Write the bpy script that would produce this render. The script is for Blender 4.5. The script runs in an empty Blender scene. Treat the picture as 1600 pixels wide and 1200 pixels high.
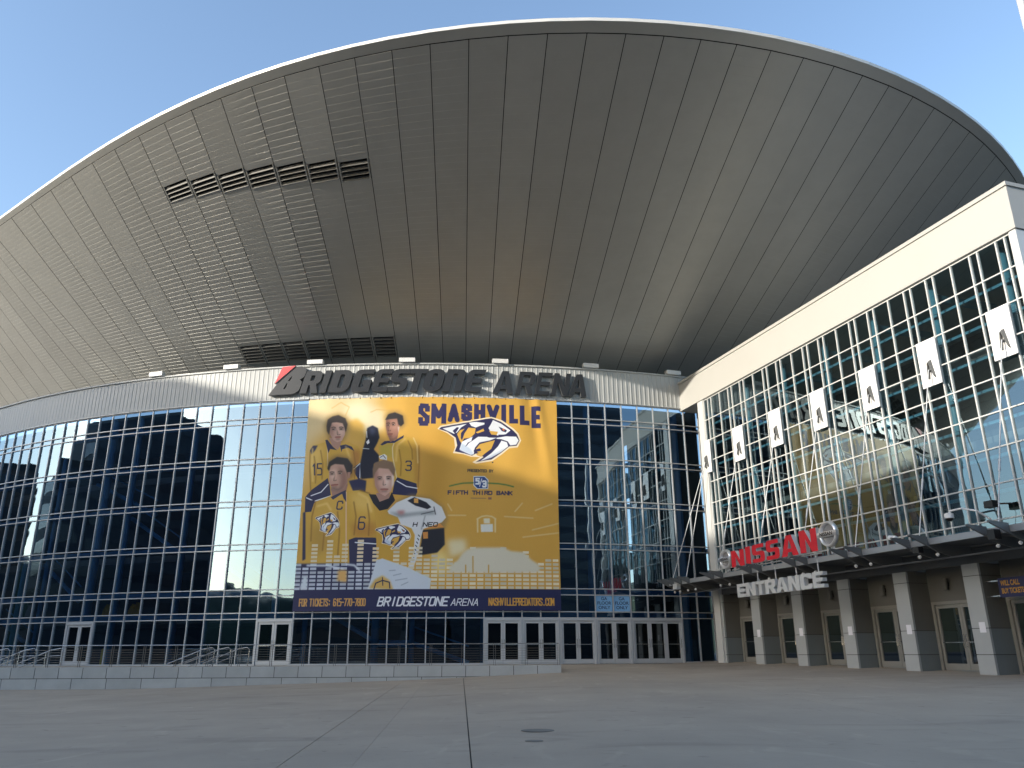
import bpy, bmesh, math, random
import numpy as np
from mathutils import Vector, Matrix

S = bpy.context.scene
COL = S.collection
R = math.radians
random.seed(7)

# ---------------------------------------------------------------- camera, sky, sun, exposure
EYE = 1.6
cam = bpy.data.cameras.new('camera')
cam.sensor_width = 36.0
cam.lens = 28.173
cam.clip_start = 0.1
cam.clip_end = 3000
camera = bpy.data.objects.new('camera', cam)
COL.objects.link(camera)
ax = (0.99998774, 0.00157830, -0.00469326)
ay = (0.00495153, -0.31874497, 0.94782758)
az = (0.0, -0.94783920, -0.31874888)
camera.matrix_world = Matrix(((ax[0], ay[0], az[0], 0), (ax[1], ay[1], az[1], 0), (ax[2], ay[2], az[2], EYE), (0, 0, 0, 1)))
S.camera = camera

SUN_LEFT = 61.0      # degrees to the left of straight behind the camera
SUN_EL = 15.5
w = bpy.data.worlds.new('World')
S.world = w
w.use_nodes = True
nt = w.node_tree
sky = nt.nodes.new('ShaderNodeTexSky')
sky.sky_type = 'NISHITA'
sky.sun_disc = False
sky.sun_elevation = R(SUN_EL)
sky.sun_rotation = R(180 + SUN_LEFT)
sky.air_density = 1.0
sky.dust_density = 1.25
sky.ozone_density = 1.6
bg = nt.nodes['Background']
nt.links.new(sky.outputs[0], bg.inputs[0])
bg.inputs[1].default_value = 0.15
sun_dir = Vector((-math.sin(R(SUN_LEFT)) * math.cos(R(SUN_EL)), -math.cos(R(SUN_LEFT)) * math.cos(R(SUN_EL)), math.sin(R(SUN_EL))))
sl = bpy.data.lights.new('sun', 'SUN')
sl.energy = 2.3
sl.angle = R(0.55)
sl.color = (1.0, 0.92, 0.79)
so = bpy.data.objects.new('sun', sl)
so.rotation_euler = (-sun_dir).to_track_quat('-Z', 'Y').to_euler()
so.location = sun_dir * 200
COL.objects.link(so)
S.view_settings.view_transform = 'Standard'
S.view_settings.look = 'None'
S.view_settings.gamma = 1.0
S.view_settings.use_curve_mapping = False
S.view_settings.exposure = 1.35
S.cycles.max_bounces = 10
S.cycles.transparent_max_bounces = 24
S.cycles.glossy_bounces = 5
S.cycles.use_denoising = True
S.cycles.sample_clamp_indirect = 6.0

# ---------------------------------------------------------------- materials
def mat(name, col, rough=0.6, metal=0.0, spec=0.5, noise=0.0, nscale=3.0, bump=0.0, bscale=20.0, stretch=(1, 1, 1), island=0.0):
    m = bpy.data.materials.new(name)
    m.use_nodes = True
    t = m.node_tree
    b = t.nodes['Principled BSDF']
    b.inputs['Base Color'].default_value = (*col, 1)
    b.inputs['Roughness'].default_value = rough
    b.inputs['Metallic'].default_value = metal
    b.inputs['Specular IOR Level'].default_value = spec
    if noise or bump or island:
        tc = t.nodes.new('ShaderNodeTexCoord')
        mp = t.nodes.new('ShaderNodeMapping')
        mp.inputs['Scale'].default_value = stretch
        geo = t.nodes.new('ShaderNodeNewGeometry')
        t.links.new(geo.outputs['Position'], mp.inputs['Vector'])
    last = None
    if noise:
        n = t.nodes.new('ShaderNodeTexNoise')
        n.inputs['Scale'].default_value = nscale
        n.inputs['Detail'].default_value = 7
        n.inputs['Roughness'].default_value = 0.62
        t.links.new(mp.outputs[0], n.inputs['Vector'])
        rmp = t.nodes.new('ShaderNodeMapRange')
        rmp.inputs[1].default_value = 0.25
        rmp.inputs[2].default_value = 0.75
        rmp.inputs[3].default_value = 1 - noise
        rmp.inputs[4].default_value = 1 + noise
        t.links.new(n.outputs[0], rmp.inputs[0])
        last = rmp.outputs[0]
    if island:
        oi = t.nodes.new('ShaderNodeObjectInfo')
        r2 = t.nodes.new('ShaderNodeMapRange')
        r2.inputs[3].default_value = 1 - island
        r2.inputs[4].default_value = 1 + island
        t.links.new(oi.outputs['Random'], r2.inputs[0])
        if last is None:
            last = r2.outputs[0]
        else:
            mu = t.nodes.new('ShaderNodeMath')
            mu.operation = 'MULTIPLY'
            t.links.new(last, mu.inputs[0])
            t.links.new(r2.outputs[0], mu.inputs[1])
            last = mu.outputs[0]
    if last is not None:
        mx = t.nodes.new('ShaderNodeVectorMath')
        mx.operation = 'SCALE'
        mx.inputs[0].default_value = col
        t.links.new(last, mx.inputs['Scale'])
        t.links.new(mx.outputs[0], b.inputs['Base Color'])
    if bump:
        n2 = t.nodes.new('ShaderNodeTexNoise')
        n2.inputs['Scale'].default_value = bscale
        n2.inputs['Detail'].default_value = 4
        t.links.new(mp.outputs[0], n2.inputs['Vector'])
        bp = t.nodes.new('ShaderNodeBump')
        bp.inputs['Strength'].default_value = bump
        bp.inputs['Distance'].default_value = 0.02
        t.links.new(n2.outputs[0], bp.inputs['Height'])
        t.links.new(bp.outputs[0], b.inputs['Normal'])
    return m

def glass_mat(name, tint, refl, base, bump=0.02):
    m = bpy.data.materials.new(name)
    m.use_nodes = True
    t = m.node_tree
    for n in list(t.nodes):
        t.nodes.remove(n)
    out = t.nodes.new('ShaderNodeOutputMaterial')
    mix = t.nodes.new('ShaderNodeMixShader')
    tr = t.nodes.new('ShaderNodeBsdfTransparent')
    tr.inputs[0].default_value = (*tint, 1)
    gl = t.nodes.new('ShaderNodeBsdfAnisotropic')
    gl.inputs['Color'].default_value = (*refl, 1)
    gl.inputs['Roughness'].default_value = 0.012
    fr = t.nodes.new('ShaderNodeFresnel')
    fr.inputs[0].default_value = 1.5
    mr = t.nodes.new('ShaderNodeMapRange')
    mr.inputs[3].default_value = base
    mr.inputs[4].default_value = 1.0
    t.links.new(fr.outputs[0], mr.inputs[0])
    t.links.new(mr.outputs[0], mix.inputs[0])
    t.links.new(tr.outputs[0], mix.inputs[1])
    t.links.new(gl.outputs[0], mix.inputs[2])
    t.links.new(mix.outputs[0], out.inputs[0])
    geo = t.nodes.new('ShaderNodeNewGeometry')
    n = t.nodes.new('ShaderNodeTexNoise')
    n.inputs['Scale'].default_value = 0.55
    n.inputs['Detail'].default_value = 1.5
    t.links.new(geo.outputs['Position'], n.inputs['Vector'])
    bp = t.nodes.new('ShaderNodeBump')
    bp.inputs['Strength'].default_value = bump
    bp.inputs['Distance'].default_value = 0.5
    t.links.new(n.outputs[0], bp.inputs['Height'])
    t.links.new(bp.outputs[0], gl.inputs['Normal'])
    return m

M = {
    'concrete': mat('plaza concrete', (0.375, 0.315, 0.245), 0.85, noise=0.13, nscale=0.35, bump=0.25, bscale=9, island=0.04),
    'joint': mat('joint filler', (0.075, 0.072, 0.065), 0.9),
    'block': mat('cast stone block', (0.42, 0.43, 0.42), 0.85, noise=0.10, nscale=1.3, bump=0.2, island=0.06),
    'fascia': mat('ribbed metal cladding', (0.46, 0.475, 0.475), 0.5, 0.0, noise=0.03, nscale=0.6, stretch=(1, 1, 0.3)),
    'wing_fascia': mat('smooth metal cladding', (0.445, 0.44, 0.415), 0.55, 0.0, noise=0.02, nscale=0.5),
    'soffit': mat('soffit metal plank', (0.49, 0.485, 0.455), 0.42, 0.25, noise=0.05, nscale=0.8, island=0.035),
    'rim': mat('rim edge metal', (0.74, 0.73, 0.70), 0.4, 0.1),
    'roof': mat('roof membrane', (0.5, 0.5, 0.49), 0.7),
    'alu': mat('aluminium mullion', (0.50, 0.52, 0.54), 0.38, 0.35),
    'alu_white': mat('pale aluminium mullion', (0.62, 0.625, 0.61), 0.4, 0.15),
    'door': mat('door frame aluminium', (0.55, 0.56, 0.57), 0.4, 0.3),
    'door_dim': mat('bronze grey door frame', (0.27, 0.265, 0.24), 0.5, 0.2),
    'steel': mat('stainless steel', (0.55, 0.56, 0.57), 0.25, 0.9),
    'blue': mat('blue painted steel', (0.07, 0.27, 0.55), 0.45, noise=0.05, nscale=1),
    'blue_lit': mat('sunlit blue painted steel', (0.14, 0.34, 0.46), 0.45, noise=0.05, nscale=1),  # same blue steel paint, with the wing's sunlight put into a paler colour
    'disc': mat('emblem backing', (0.30, 0.30, 0.31), 0.4, 0.5),
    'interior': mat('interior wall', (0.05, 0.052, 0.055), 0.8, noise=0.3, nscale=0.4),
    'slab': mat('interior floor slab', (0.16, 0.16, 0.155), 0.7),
    'glass': glass_mat('tinted curtain wall glass', (0.46, 0.56, 0.66), (0.58, 0.80, 1.0), 0.21, 0.018),
    'wing_glass': glass_mat('wing curtain wall glass', (0.52, 0.64, 0.67), (0.66, 0.84, 0.92), 0.18, 0.010),
    'door_glass': glass_mat('dark door glass', (0.07, 0.075, 0.085), (0.7, 0.8, 0.9), 0.10, 0.01),
    'spandrel': glass_mat('spandrel glass', (0.46, 0.56, 0.68), (0.58, 0.80, 1.0), 0.20, 0.02),
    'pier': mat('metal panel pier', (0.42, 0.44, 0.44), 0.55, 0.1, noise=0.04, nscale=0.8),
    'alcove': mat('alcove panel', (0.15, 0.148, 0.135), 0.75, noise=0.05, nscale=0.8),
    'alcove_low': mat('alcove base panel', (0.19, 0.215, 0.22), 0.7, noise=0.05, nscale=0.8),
    'canopy': mat('canopy steel', (0.10, 0.108, 0.118), 0.45, 0.3),
    'fin': mat('outrigger steel', (0.13, 0.135, 0.135), 0.5, 0.2),
    'canopy_edge': mat('canopy channel', (0.34, 0.36, 0.38), 0.4, 0.4),
    'letter': mat('charcoal letter face', (0.030, 0.031, 0.034), 0.35),
    'letter_side': mat('letter return', (0.16, 0.165, 0.17), 0.4, 0.3),
    'red': mat('red letter face', (0.62, 0.012, 0.03), 0.4),
    'flag_red': mat('red sign flag', (0.75, 0.06, 0.07), 0.45),
    'red_side': mat('silver letter return', (0.62, 0.63, 0.66), 0.35, 0.3),
    'chrome': mat('chrome emblem', (0.80, 0.81, 0.82), 0.28, 0.65),
    'white_letter': mat('brushed letter face', (0.64, 0.66, 0.66), 0.4, 0.3),
    'white_letter_side': mat('letter trim', (0.66, 0.68, 0.69), 0.4, 0.1),
    'white': mat('white enamel', (0.80, 0.80, 0.80), 0.4),
    'paper': mat('white paper', (0.82, 0.82, 0.86), 0.8),
    'black': mat('black enamel', (0.012, 0.012, 0.013), 0.4),
    'grille': mat('louvre blade', (0.14, 0.14, 0.135), 0.5, 0.2),
    'dark_stain': mat('dark paving stain', (0.17, 0.16, 0.14), 0.8, 0.1, noise=0.2, nscale=8),
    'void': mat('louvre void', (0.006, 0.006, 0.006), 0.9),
    'yellow': mat('yellow plastic', (0.75, 0.55, 0.02), 0.5),
    'gold': mat('gold fabric', (0.62, 0.36, 0.02), 0.8),
    'poster': mat('pale blue poster', (0.20, 0.42, 0.68), 0.6),
    'ink': mat('dark poster ink', (0.02, 0.03, 0.09), 0.7),
    'navy': mat('navy vinyl', (0.018, 0.022, 0.085), 0.55),
    'gold_ink': mat('gold vinyl print', (0.52, 0.27, 0.03), 0.6),
    'white_ink': mat('white vinyl print', (0.7, 0.72, 0.78), 0.6),
    'tower': mat('tower cladding', (0.035, 0.042, 0.055), 0.6, noise=0.1, nscale=0.2),
    'brick': mat('brown masonry', (0.11, 0.08, 0.065), 0.85, noise=0.15, nscale=0.6),
    'dark_roof': mat('dark roof', (0.05, 0.05, 0.05), 0.8),
    'tower_glass': mat('tower window glass', (0.02, 0.03, 0.045), 0.25, 0.0, 0.5),
    'asphalt': mat('street asphalt', (0.055, 0.055, 0.057), 0.9, noise=0.2, nscale=0.5),
}

def add_stains(m):
    t = m.node_tree; bsdf = t.nodes['Principled BSDF']
    src = bsdf.inputs['Base Color'].links[0].from_socket
    geo = t.nodes.new('ShaderNodeNewGeometry')
    def layer(src, scale, lo, hi, amount, stretch=(1, 1, 1), detail=5, distort=0.0):
        mp_ = t.nodes.new('ShaderNodeMapping'); mp_.inputs['Scale'].default_value = stretch
        t.links.new(geo.outputs['Position'], mp_.inputs['Vector'])
        n = t.nodes.new('ShaderNodeTexNoise'); n.inputs['Scale'].default_value = scale; n.inputs['Detail'].default_value = detail; n.inputs['Distortion'].default_value = distort
        t.links.new(mp_.outputs[0], n.inputs['Vector'])
        r = t.nodes.new('ShaderNodeMapRange'); r.inputs[1].default_value = lo; r.inputs[2].default_value = hi; r.inputs[3].default_value = 1.0; r.inputs[4].default_value = 1.0 - amount
        t.links.new(n.outputs[0], r.inputs[0])
        s = t.nodes.new('ShaderNodeVectorMath'); s.operation = 'SCALE'
        t.links.new(src, s.inputs[0]); t.links.new(r.outputs[0], s.inputs['Scale'])
        return s.outputs[0]
    src = layer(src, 0.55, 0.58, 0.72, 0.22, (0.5, 1.6, 1), 6, 0.8)      # broad damp stains
    src = layer(src, 2.2, 0.66, 0.74, 0.28, (1, 1.5, 1), 4, 0.4)          # small spills
    src = layer(src, 9.0, 0.71, 0.74, 0.35)                               # gum spots
    src = layer(src, 0.9, 0.60, 0.75, -0.16, (1.4, 0.5, 1), 5, 1.0)       # worn pale patches
    t.links.new(src, bsdf.inputs['Base Color'])
add_stains(M['concrete'])

# ---------------------------------------------------------------- object helpers
def link_mesh(name, verts, faces, mats, parent=None, fmat=None, smooth=False):
    me = bpy.data.meshes.new(name)
    me.from_pydata([tuple(v) for v in verts], [], faces)
    if not isinstance(mats, (list, tuple)):
        mats = [mats]
    for m in mats:
        me.materials.append(M[m] if isinstance(m, str) else m)
    if fmat:
        me.polygons.foreach_set('material_index', fmat)
    if smooth:
        me.polygons.foreach_set('use_smooth', [True] * len(me.polygons))
    me.update()
    o = bpy.data.objects.new(name, me)
    COL.objects.link(o)
    if parent is not None:
        o.parent = parent
        o.matrix_parent_inverse = parent.matrix_world.inverted()
    return o

def thing(name, label, cat, loc=(0, 0, 0), group=None):
    o = bpy.data.objects.new(name, None)
    o.empty_display_size = 0.3
    o.location = loc
    COL.objects.link(o)
    o['label'] = label
    o['category'] = cat
    if group:
        o['group'] = group
    o.matrix_world = Matrix.Translation(loc)
    return o

def tag(o, label, cat, group=None):
    o['label'] = label
    o['category'] = cat
    if group:
        o['group'] = group
    return o

def structure(o, label=None):
    o['kind'] = 'structure'
    if label:
        o['label'] = label
    return o

class B:
    """collects solids in a frame given by f(s, w, z) -> world"""
    def __init__(self, f=None):
        self.v = []; self.f = []; self.m = []
        self.fr = f or (lambda x, y, z: (x, y, z))
    def hexa(self, p, m=0):
        b = len(self.v)
        self.v += [tuple(self.fr(*q)) for q in p]
        for q in ((0, 3, 2, 1), (4, 5, 6, 7), (0, 1, 5, 4), (1, 2, 6, 5), (2, 3, 7, 6), (3, 0, 4, 7)):
            self.f.append(tuple(b + i for i in q)); self.m.append(m)
        return self
    def box(self, s0, s1, w0, w1, z0, z1, m=0):
        return self.hexa([(s0, w0, z0), (s1, w0, z0), (s1, w1, z0), (s0, w1, z0), (s0, w0, z1), (s1, w0, z1), (s1, w1, z1), (s0, w1, z1)], m)
    def prism(self, prof, a0, a1, order='wz', m=0):
        """profile in two coordinates swept along the third"""
        n = len(prof); b = len(self.v)
        for a in (a0, a1):
            for (p, q) in prof:
                self.v.append(tuple(self.fr(*{'wz': (a, p, q), 'sz': (p, a, q), 'sw': (p, q, a)}[order])))
        self.f.append(tuple(b + i for i in range(n))); self.m.append(m)
        self.f.append(tuple(b + n + i for i in reversed(range(n)))); self.m.append(m)
        for i in range(n):
            j = (i + 1) % n
            self.f.append((b + i, b + n + i, b + n + j, b + j)); self.m.append(m)
        return self
    def tube(self, pts, r, n=8, m=0, raw=False):
        P = [Vector(p if raw else self.fr(*p)) for p in pts]
        b = len(self.v)
        for i, p in enumerate(P):
            d = ((P[min(i + 1, len(P) - 1)] - P[max(i - 1, 0)])).normalized()
            u = d.cross(Vector((0.123, 0.31, 0.94))).normalized(); v = d.cross(u)
            for k in range(n):
                a = 2 * math.pi * k / n
                self.v.append(tuple(p + (u * math.cos(a) + v * math.sin(a)) * r))
        for i in range(len(P) - 1):
            for k in range(n):
                self.f.append((b + i * n + k, b + i * n + (k + 1) % n, b + (i + 1) * n + (k + 1) % n, b + (i + 1) * n + k)); self.m.append(m)
        self.f.append(tuple(b + k for k in reversed(range(n)))); self.m.append(m)
        self.f.append(tuple(b + (len(P) - 1) * n + k for k in range(n))); self.m.append(m)
        return self
    def lathe(self, prof, axis0, axis1, n=14, m=0):
        """profile (along, radius) around the axis axis0 -> axis1 (world points from the frame)"""
        A = Vector(self.fr(*axis0)); D = (Vector(self.fr(*axis1)) - A); D.normalize()
        u = D.cross(Vector((0.123, 0.31, 0.94))).normalized(); v = D.cross(u); b = len(self.v)
        for (a, r) in prof:
            for k in range(n):
                t = 2 * math.pi * k / n
                self.v.append(tuple(A + D * a + (u * math.cos(t) + v * math.sin(t)) * r))
        for i in range(len(prof) - 1):
            for k in range(n):
                self.f.append((b + i * n + k, b + i * n + (k + 1) % n, b + (i + 1) * n + (k + 1) % n, b + (i + 1) * n + k)); self.m.append(m)
        self.f.append(tuple(b + k for k in reversed(range(n)))); self.m.append(m)
        self.f.append(tuple(b + (len(prof) - 1) * n + k for k in range(n))); self.m.append(m)
        return self
    def build(self, name, mats, parent=None, smooth=False):
        o = link_mesh(name, self.v, self.f, mats, parent, self.m, smooth)
        bm = bmesh.new(); bm.from_mesh(o.data); bmesh.ops.recalc_face_normals(bm, faces=bm.faces); bm.to_mesh(o.data); bm.free()
        return o

# ---------------------------------------------------------------- frames of the building
CX, CY, RW = -6.466, 101.521, 55.521          # centre and radius of the curved glass wall
def wall(a, off, z):                            # angle in degrees, outward offset, height relative to the eye
    t = R(a)
    return (CX + (RW + off) * math.sin(t), CY - (RW + off) * math.cos(t), z + EYE)
def chord(a0, a1):
    """flat local frame between two mullions: s along (metres from a0), w outward"""
    p0 = Vector(wall(a0, 0, -EYE)); p1 = Vector(wall(a1, 0, -EYE)); d = (p1 - p0); Lc = d.length; d.normalize()
    n = Vector((d.y, -d.x, 0))
    return (lambda s, w_, z: tuple(p0 + d * s + n * w_ + Vector((0, 0, z + EYE)))), Lc
WA = R(18.0259); WX, WY = 11.6334, 46.0
def wing(s, w_, z):
    return (WX + s * math.sin(WA) - w_ * math.cos(WA), WY - s * math.cos(WA) - w_ * math.sin(WA), z + EYE)
def ground(x, y):
    """the plaza climbs to the doors and dips to the left"""
    yy = min(max(y, -15), 50)
    k = min(max(yy, 0), 50) / 38.0
    xs = (-60, -23, -17, -10, -4.6, 2, 8, 17, 40); zs = (-0.62, -0.60, -0.60, -0.42, -0.28, 0, 0.0, 0.25, 0.35)
    return 0.0205 * yy + float(np.interp(x, xs, zs)) * k

# ---------------------------------------------------------------- ground
def sheet(xs, ys, zf, name, m):
    v = [(x, y, zf(x, y)) for y in ys for x in xs]; nx = len(xs)
    f = [(j * nx + i, j * nx + i + 1, (j + 1) * nx + i + 1, (j + 1) * nx + i) for j in range(len(ys) - 1) for i in range(nx - 1)]
    return link_mesh(name, v, f, m)
XS = [-900, -300, -120, -60, -40, -30, -23, -17, -10, -4.6, 2, 8, 17, 28, 40, 60, 120, 300, 900]
YS = [-900, -300, -120, -60, -15, -5, 0, 6, 12, 20, 28, 36, 44, 50, 60, 120, 300, 900]
structure(sheet(XS, YS, lambda x, y: ground(x, y) - 0.06, 'ground', 'asphalt'))
plaza = thing('plaza', 'grey concrete plaza sloping up to the arena doors', 'plaza')
plaza['kind'] = 'structure'; del plaza['category']
jx = [-34, -20, -11, -2.42, -1.41, 0.18, 8.8, 17.6, 28]
jg = [.003, .003, .004, .008, .0025, .011, .004, .003, .003]
jy = [-12, 3.5, 15.2, 27.0, 38.6, 49.6]
def jpt(x, y):                                   # joints lean slightly left as they run to the doors
    return x - 0.0636 * y, y
structure(link_mesh('joint_bed', [(*jpt(x, y), ground(*jpt(x, y)) - 0.03) for y in np.linspace(-12, 49.6, 14) for x in np.linspace(-34, 27, 25)],
          [(j * 25 + i, j * 25 + i + 1, (j + 1) * 25 + i + 1, (j + 1) * 25 + i) for j in range(13) for i in range(24)], 'joint', plaza))
for a in range(len(jx) - 1):
    for b in range(len(jy) - 1):
        gy = 0.003
        xs = np.linspace(jx[a] + jg[a], jx[a + 1] - jg[a + 1], 5); ys = np.linspace(jy[b] + gy, jy[b + 1] - gy, 6)
        v = []; f = []
        for y in ys:
            for x in xs:
                px, py = jpt(x, y); v.append((px, py, ground(px, py)))
        for j in range(5):
            for i in range(4):
                f.append((j * 5 + i, j * 5 + i + 1, (j + 1) * 5 + i + 1, (j + 1) * 5 + i))
        ring = [i for i in range(5)] + [j * 5 + 4 for j in range(1, 6)] + [25 + i for i in (3, 2, 1, 0)] + [j * 5 for j in (4, 3, 2, 1)]
        base = len(v)
        v += [(v[i][0], v[i][1], v[i][2] - 0.028) for i in ring]
        for i in range(len(ring)):
            j = (i + 1) % len(ring)
            f.append((ring[j], ring[i], base + i, base + j))
        link_mesh('paving_slab', v, f, 'concrete', plaza)

# ---------------------------------------------------------------- the arena: curved glass wall
arena = thing('arena_building', 'round arena with curved glass wall under a huge overhanging saucer roof', 'arena', (0, 48, 0.9))
STEP = 1.092; A0 = -0.45
def mu(k): return A0 + STEP * k
K0, K1 = -31, 18
BASE, TOPG, FTOP = -0.57, 14.59, 16.797
PAIRS = [(13.55, 13.22), (11.06, 10.73), (8.53, 8.20), (6.02, 5.69), (3.47, 3.13), (2.21, 1.88)]
doors = [(-19, -17), (-7, -5), (5, 7), (7, 9), (9, 11), (11, 13), (13, 16)]
door_cols = set(k for a, b in doors for k in range(a, b))
inner = set(k for a, b in doors for k in range(a + 1, b))
for k in range(K0, K1 + 2):
    fr, _ = chord(mu(k) - 0.001, mu(k) + 0.001)
    bot = 1.80 if k in inner else BASE
    B(fr).box(-0.03, 0.03, -0.02, 0.085, bot, TOPG - 0.03).build('mullion', 'alu', arena)
NB = (K1 + 1 - K0)
def ring_bar(name, z, h, d0, d1, m, a0, a1, n, parent=arena):
    v = []; f = []
    for i in range(n + 1):
        a = a0 + (a1 - a0) * i / n
        v += [wall(a, d0, z - h / 2), wall(a, d1, z - h / 2), wall(a, d1, z + h / 2), wall(a, d0, z + h / 2)]
    for i in range(n):
        for q in range(4):
            f.append((i * 4 + q, i * 4 + (q + 1) % 4, (i + 1) * 4 + (q + 1) % 4, (i + 1) * 4 + q))
    f += [(3, 2, 1, 0), tuple(n * 4 + q for q in range(4))]
    return link_mesh(name, v, f, m, parent)
for zz in [TOPG] + [z for p in PAIRS for z in p]:
    ring_bar('transom', zz, 0.055 if zz < TOPG else 0.06, -0.017, 0.072, 'alu', mu(K0), mu(K1 + 1), NB)
sill_runs = []
k = K0
while k <= K1:
    if k in door_cols: k += 1; continue
    e = k
    while e <= K1 and e not in door_cols: e += 1
    ring_bar('sill', BASE + 0.04, 0.09, -0.02, 0.10, 'alu', mu(k) + 0.03, mu(e) - 0.03, e - k)
    k = e
rows = [(TOPG, 13.55), (13.22, 11.06), (10.73, 8.53), (8.20, 6.02), (5.69, 3.47), (3.13, 2.21), (1.88, BASE)]
BAN0, BAN1 = -5, 9                                # columns covered by the hanging banner
def pane_quad(k, z1, z0, tilt=True):
    fr, Lc = chord(mu(k), mu(k + 1))
    t1, t2 = (random.uniform(-1, 1) * 0.0035, random.uniform(-1, 1) * 0.003) if tilt else (0, 0)
    return [fr(0.028, -t1 * Lc - t2 * (z1 - z0) / 2, z0 + 0.027), fr(Lc - 0.028, t1 * Lc - t2 * (z1 - z0) / 2, z0 + 0.027),
            fr(Lc - 0.028, t1 * Lc + t2 * (z1 - z0) / 2, z1 - 0.027), fr(0.028, -t1 * Lc + t2 * (z1 - z0) / 2, z1 - 0.027)]
hid_v, hid_f = [], []
for k in range(K0, K1 + 1):
    behind = BAN0 <= k < BAN1
    for ri, (z1, z0) in enumerate(rows):
        if ri == 6 and k in door_cols: continue
        q = pane_quad(k, z1, z0)
        if behind and ri < 6:
            b = len(hid_v); hid_v += q; hid_f.append((b, b + 1, b + 2, b + 3)); continue
        link_mesh('glass_pane', q, [(0, 1, 2, 3)], 'glass', arena)
    for pi, (z1, z0) in enumerate(PAIRS):
        q = pane_quad(k, z1, z0)
        if behind and pi < 5:
            b = len(hid_v); hid_v += q; hid_f.append((b, b + 1, b + 2, b + 3)); continue
        link_mesh('spandrel_pane', q, [(0, 1, 2, 3)], 'spandrel', arena)
hp = link_mesh('panes_behind_banner', hid_v, hid_f, 'glass', arena); hp['kind'] = 'stuff'

# doors of the glass wall, each a framed set of leaves
def door_set(fr, width, n, z0, z1, parent, jamb=0.07, m='door'):
    h = B(fr)
    h.box(0.035, jamb + 0.035, -0.06, 0.11, z0, z1, 0); h.box(width - jamb - 0.035, width - 0.035, -0.06, 0.11, z0, z1, 0)
    h.box(jamb + 0.035, width - jamb - 0.035, -0.06, 0.11, z1 - 0.12, z1, 0)
    h.box(jamb + 0.035, width - jamb - 0.035, -0.07, 0.02, z0, z0 + 0.025, 0)
    root = h.build('door', m, parent)
    lw = (width - 2 * jamb - 0.07) / n
    for i in range(n):
        s0 = jamb + 0.035 + i * lw + 0.008; s1 = s0 + lw - 0.016
        st = 0.115; top = 0.13; bt = 0.26
        l = B(fr)
        l.box(s0, s0 + st, -0.03, 0.05, z0 + 0.03, z1 - 0.13); l.box(s1 - st, s1, -0.03, 0.05, z0 + 0.03, z1 - 0.13)
        l.box(s0 + st, s1 - st, -0.03, 0.05, z0 + 0.03, z0 + bt); l.box(s0 + st, s1 - st, -0.03, 0.05, z1 - 0.13 - top, z1 - 0.13)
        l.build('door_leaf', m, root)
        link_mesh('door_pane', [fr(s0 + st, 0.0, z0 + bt), fr(s1 - st, 0.0, z0 + bt), fr(s1 - st, 0.0, z1 - 0.13 - top), fr(s0 + st, 0.0, z1 - 0.13 - top)], [(0, 1, 2, 3)], 'door_glass', root)
        hs = (s1 - st * 0.5) if i % 2 == 0 else (s0 + st * 0.5)
        B(fr).tube([(hs, 0.05, z0 + 0.85), (hs, 0.11, z0 + 0.87), (hs, 0.11, z0 + 1.30), (hs, 0.05, z0 + 1.32)], 0.014, 6).build('door_handle', 'steel', root)
        B(fr).box(s0 + st, s1 - st, 0.052, 0.085, z0 + 1.02, z0 + 1.055).build('push_bar', 'steel', root)
    return root
for a, b in doors:
    fr, Lc = chord(mu(a), mu(b))
    door_set(fr, Lc, b - a, BASE, 1.85, arena)

# fascia: ribbed metal band with a cap
FA0, FA1 = mu(K0) - 1.5, 19.2
nr = int(R(FA1 - FA0) * RW / 0.30)
v = []; f = []
prof = [(0.0, 0.10), (0.62, 0.10), (0.74, 0.118), (0.88, 0.118)]
cols = []
for i in range(nr):
    for (t, o) in prof:
        cols.append((FA0 + (FA1 - FA0) * (i + t) / nr, o))
cols.append((FA1, 0.10))
for a, o in cols:
    v += [wall(a, o, TOPG + 0.05), wall(a, o, FTOP - 0.09)]
for i in range(len(cols) - 1):
    f.append((2 * i, 2 * i + 2, 2 * i + 3, 2 * i + 1))
link_mesh('fascia_band', v, f, 'fascia', arena)
ring_bar('fascia_cap', FTOP - 0.045, 0.09, -0.05, 0.20, 'fascia', FA0, FA1, 60)
ring_bar('fascia_drip', TOPG + 0.04, 0.03, -0.05, 0.16, 'alu', FA0, FA1, 60)

# roof soffit: meridian bays between the wall ring and the rim ring
RCX, RCY, RR, RZ = 1.80243 * 1.05, 63.1129 * 1.05, 37.09 * 1.05, 25.2
pf = (8.11015234e-04, -3.84813749e-02, 3.01597725, -29.9711889)
def rim_ang(j):
    def ev(x): return ((pf[0] * x + pf[1]) * x + pf[2]) * x + pf[3]
    if j < -8: return ev(-8) - 1.5 * (-8 - j)
    if j > 22: return ev(22) + 2.45 * (j - 22)
    return ev(j)
def rim_pt(j, dr=0.0, dz=0.0):
    d = min(rim_ang(j), 62.0); t = max(d, -72.0) / 30.0; a = R(d)       # the plan of the rim is a slightly flattened circle
    r_ = ((((0.261 * t - 0.389) * t - 0.852) * t + 0.703) * t + 37.338) * 1.05 + dr
    return Vector((RCX + r_ * math.sin(a), RCY - r_ * math.cos(a), RZ + EYE + dz))
def foot_pt(j):
    return Vector(wall(6.7 + (-15.99 + 1.462 * j) * 1.036, -2.0, FTOP + 0.70))
J0, J1, NROW = -19, 34, 54
UP = Vector((0, 0, 1))
def soffit_at(j, fr):
    p = foot_pt(j).lerp(rim_pt(j), fr)
    sag = -0.10 * 4 * fr * (1 - fr)
    return p + UP * sag
louvre_bays = range(-1, 6)
LOW = (0.036, 0.126)
def high(j):                                     # the upper louvre row runs level, not along the planks
    c = 0.775 - 0.0115 * (j + 1); return (c - 0.028, c + 0.028)
TRIM = 0.975
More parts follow.
